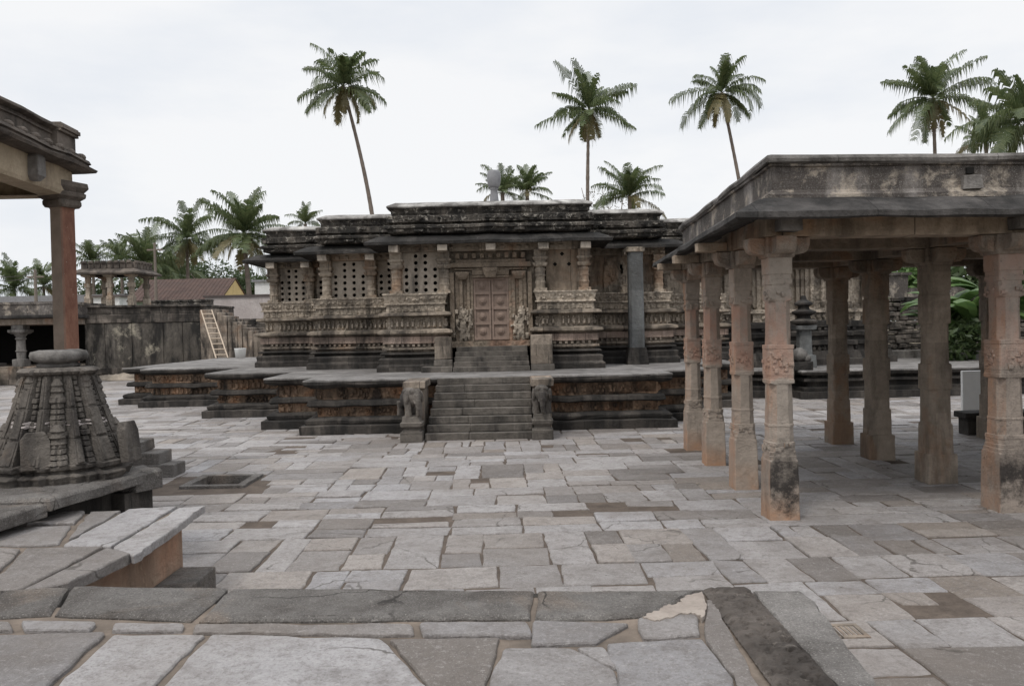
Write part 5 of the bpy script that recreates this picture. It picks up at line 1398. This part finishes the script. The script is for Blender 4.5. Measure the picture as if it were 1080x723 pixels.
def leafcloud(mb, c, rad, n, size, rr, mi=0):
    c = Vector(c)
    for i in range(n):
        while True:
            v = Vector((rr.uniform(-1, 1), rr.uniform(-1, 1), rr.uniform(-1, 1)))
            if .25 < v.length < 1: break
        if rr.random() < .5: v = v.normalized() * rr.uniform(.75, 1.08)
        p = c + Vector((v.x * rad[0], v.y * rad[1], v.z * rad[2]))
        a = Vector((rr.gauss(0, 1), rr.gauss(0, 1), rr.gauss(0, .7))).normalized(); b = a.orthogonal().normalized(); b.rotate(Matrix.Rotation(rr.uniform(0, 6), 3, a))
        s_ = size * rr.uniform(.6, 1.4)
        mb.add([p - a * s_, p + b * s_ * .42, p + a * s_, p - b * s_ * .42], [(0, 1, 2, 3)], mi)
def tree(x, y, h, r, label, seed, mat='leaf', clumps=14, per=260, size=.22, bare=False, group='trees beyond the walls'):
    rr = random.Random(seed)
    o = thing('broadleaf_tree', label, 'tree', (x, y, 0), group)
    mb = MB(); mb.tube([(x, y, 0), (x + .1, y, h * .3), (x, y, h * .6)], [.3, .22, .12], 8)
    for k in range(7):
        a = rr.uniform(0, 6.28); mb.tube([(x, y, h * rr.uniform(.35, .55)), (x + r * .5 * math.cos(a), y + r * .5 * math.sin(a), h * .72), (x + r * .8 * math.cos(a), y + r * .8 * math.sin(a), h * rr.uniform(.75, .95))], [.1, .06, .02], 6)
    mb.build('trunk', 'bark', o, smooth=True)
    cr = MB()
    for k in range(clumps):
        a = rr.uniform(0, 6.28); q = r * math.sqrt(rr.random()) * .85; zz = h * rr.uniform(.5, .93)
        s_ = r * rr.uniform(.28, .48)
        leafcloud(cr, (x + q * math.cos(a), y + q * math.sin(a), zz), (s_, s_, s_ * .75), per, size, rr)
    cr.build('crown', mat, o)
def tree_px(px, pytop, Y, r, label, seed, **k):
    p = at(px, pytop, Y); tree(p.x, p.y, p.z, r, label, seed, **k)
tree_px(232, 274, 104, 5.0, 'dark green broadleaf tree rising over the tiled house roof', 21)
tree_px(268, 288, 99, 3.4, 'small bush like tree between the yellow gable and the temple', 22)
tree_px(200, 272, 110, 5.0, 'rounded green tree behind the ridge of the tiled house', 26)
tree_px(112, 290, 100, 4.6, 'hazy green tree mass seen through the kiosk pillars', 23)
tree_px(160, 270, 105, 5.0, 'dark undergrowth tree at the foot of the low palms', 27)
tree_px(640, 186, 65, 2.6, 'leafless grey twiggy tree above the temple roof beside the palm trunk', 24, mat='greyleaf', clumps=10, per=110, size=.1)
tree_px(952, 277, 46, 3.2, 'light green tree crown over the parapet of the rubble wall', 25, mat='banana', size=.2)
tree_px(1075, 262, 42, 3.6, 'dark tree behind the banana plants by the pavilion', 28)
def banana(x, y, h, label, seed):
    rr = random.Random(seed)
    o = thing('banana_plant', label, 'banana plant', (x, y, 0), 'banana plants by the rubble wall')
    mb = MB(); mb.tube([(x, y, 0), (x + .05, y, h * .6)], [.16, .1], 8); mb.build('stem', 'banana', o, smooth=True)
    mb = MB()
    for i in range(11):
        az = i * 2.4 + rr.uniform(-.3, .3); e = math.radians(rr.uniform(35, 80)); p = Vector((x, y, h * rr.uniform(.45, .62))); L = h * rr.uniform(.42, .6); K = 10
        s_ = Vector((-math.sin(az), math.cos(az), 0)); prev = None
        for k in range(K + 1):
            t = k / K; w = .03 + .3 * math.sin(PI * min(1, t * 1.02)) ** .7
            if t > .97: w = .02
            a, b, c = p - s_ * w + Vector((0, 0, -w * .35)), p, p + s_ * w + Vector((0, 0, -w * .35))
            if prev: mb.add([prev[0], a, b, prev[1], prev[1], b, c, prev[2]], [(0, 1, 2, 3), (4, 5, 6, 7)])
            prev = (a, b, c)
            p = p + Vector((math.cos(az) * math.cos(e), math.sin(az) * math.cos(e), math.sin(e))) * (L / K); e -= .17
    mb.build('leaves', 'banana', o)
for i, (px, Y, h, lab) in enumerate(((1008, 30.5, 4.6, 'tall banana plant left of the carved pavilion column'), (1024, 29.4, 4.3, 'bright banana plant nearest the white board'), (1044, 30.2, 4.9, 'banana plant mostly hidden behind the carved column'), (992, 31.0, 3.4, 'short banana plant beside the plain grey column'), (1070, 29, 4.4, 'banana plant at the edge behind the pavilion'))):
    p = at(px, 350, Y); banana(p.x, Y, h, lab, 40 + i)
for i, (px, Y, lab) in enumerate(((1012, 28.8, 'low leafy shrub under the tall banana plant'), (1032, 28.2, 'low dark shrub right behind the white board'))):
    p = at(px, 372, Y); rr = random.Random(i); mb = MB()
    for k in range(6): leafcloud(mb, (p.x + rr.uniform(-.7, .7), Y + rr.uniform(-.4, .4), .9 + rr.uniform(.2, 1.0)), (.5, .4, .4), 90, .14, rr)
    tag(mb.build('shrub', 'leaf'), lab, 'shrub', 'shrubs by the rubble wall')

# ------------------------------------------------------------------ sky, sun, colour management
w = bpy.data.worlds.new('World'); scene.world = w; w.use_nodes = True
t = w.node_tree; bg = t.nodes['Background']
SUN_EL, SUN_AZ = math.radians(56), math.radians(-146)      # azimuth from +Y towards +X
sky = t.nodes.new('ShaderNodeTexSky'); sky.sky_type = 'NISHITA'; sky.sun_disc = False
sky.sun_elevation = SUN_EL; sky.sun_rotation = SUN_AZ; sky.dust_density = 2.0
tc = t.nodes.new('ShaderNodeTexCoord')
mp = t.nodes.new('ShaderNodeMapping'); mp.inputs['Scale'].default_value = (1.0, 1.0, 3.2); t.links.new(tc.outputs['Generated'], mp.inputs[0])
nz = t.nodes.new('ShaderNodeTexNoise'); nz.inputs['Scale'].default_value = 1.7; nz.inputs['Detail'].default_value = 7; nz.inputs['Roughness'].default_value = .55
t.links.new(mp.outputs[0], nz.inputs['Vector'])
rp = t.nodes.new('ShaderNodeValToRGB')
rp.color_ramp.elements[0].position = .3; rp.color_ramp.elements[0].color = (7.4, 7.95, 8.8, 1)
rp.color_ramp.elements[1].position = .6; rp.color_ramp.elements[1].color = (9.75, 9.8, 9.9, 1)
t.links.new(nz.outputs['Fac'], rp.inputs[0])
mx = t.nodes.new('ShaderNodeMix'); mx.data_type = 'RGBA'; mx.inputs[0].default_value = .93
t.links.new(sky.outputs[0], mx.inputs[6]); t.links.new(rp.outputs[0], mx.inputs[7])
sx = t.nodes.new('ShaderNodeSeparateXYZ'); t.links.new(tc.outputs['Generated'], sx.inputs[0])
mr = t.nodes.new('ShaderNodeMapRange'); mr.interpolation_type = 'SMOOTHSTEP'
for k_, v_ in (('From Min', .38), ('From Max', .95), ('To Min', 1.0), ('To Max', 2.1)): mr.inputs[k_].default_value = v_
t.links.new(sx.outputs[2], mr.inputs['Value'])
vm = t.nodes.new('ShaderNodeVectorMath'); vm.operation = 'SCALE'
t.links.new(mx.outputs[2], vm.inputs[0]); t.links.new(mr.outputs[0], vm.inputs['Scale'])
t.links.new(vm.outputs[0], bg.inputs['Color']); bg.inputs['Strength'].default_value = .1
sl = bpy.data.lights.new('sun', 'SUN'); sl.energy = 1.6; sl.angle = math.radians(11); sl.color = (1, .955, .89)
so = bpy.data.objects.new('sun', sl); COL.objects.link(so)
sd = Vector((math.cos(SUN_EL) * math.sin(SUN_AZ), math.cos(SUN_EL) * math.cos(SUN_AZ), math.sin(SUN_EL)))
so.rotation_euler = sd.to_track_quat('Z', 'Y').to_euler()
vs_ = scene.view_settings
vs_.view_transform = 'Standard'; vs_.look = 'None'; vs_.exposure = 0.0; vs_.gamma = 1.0; vs_.use_curve_mapping = False
scene.cycles.max_bounces = 6
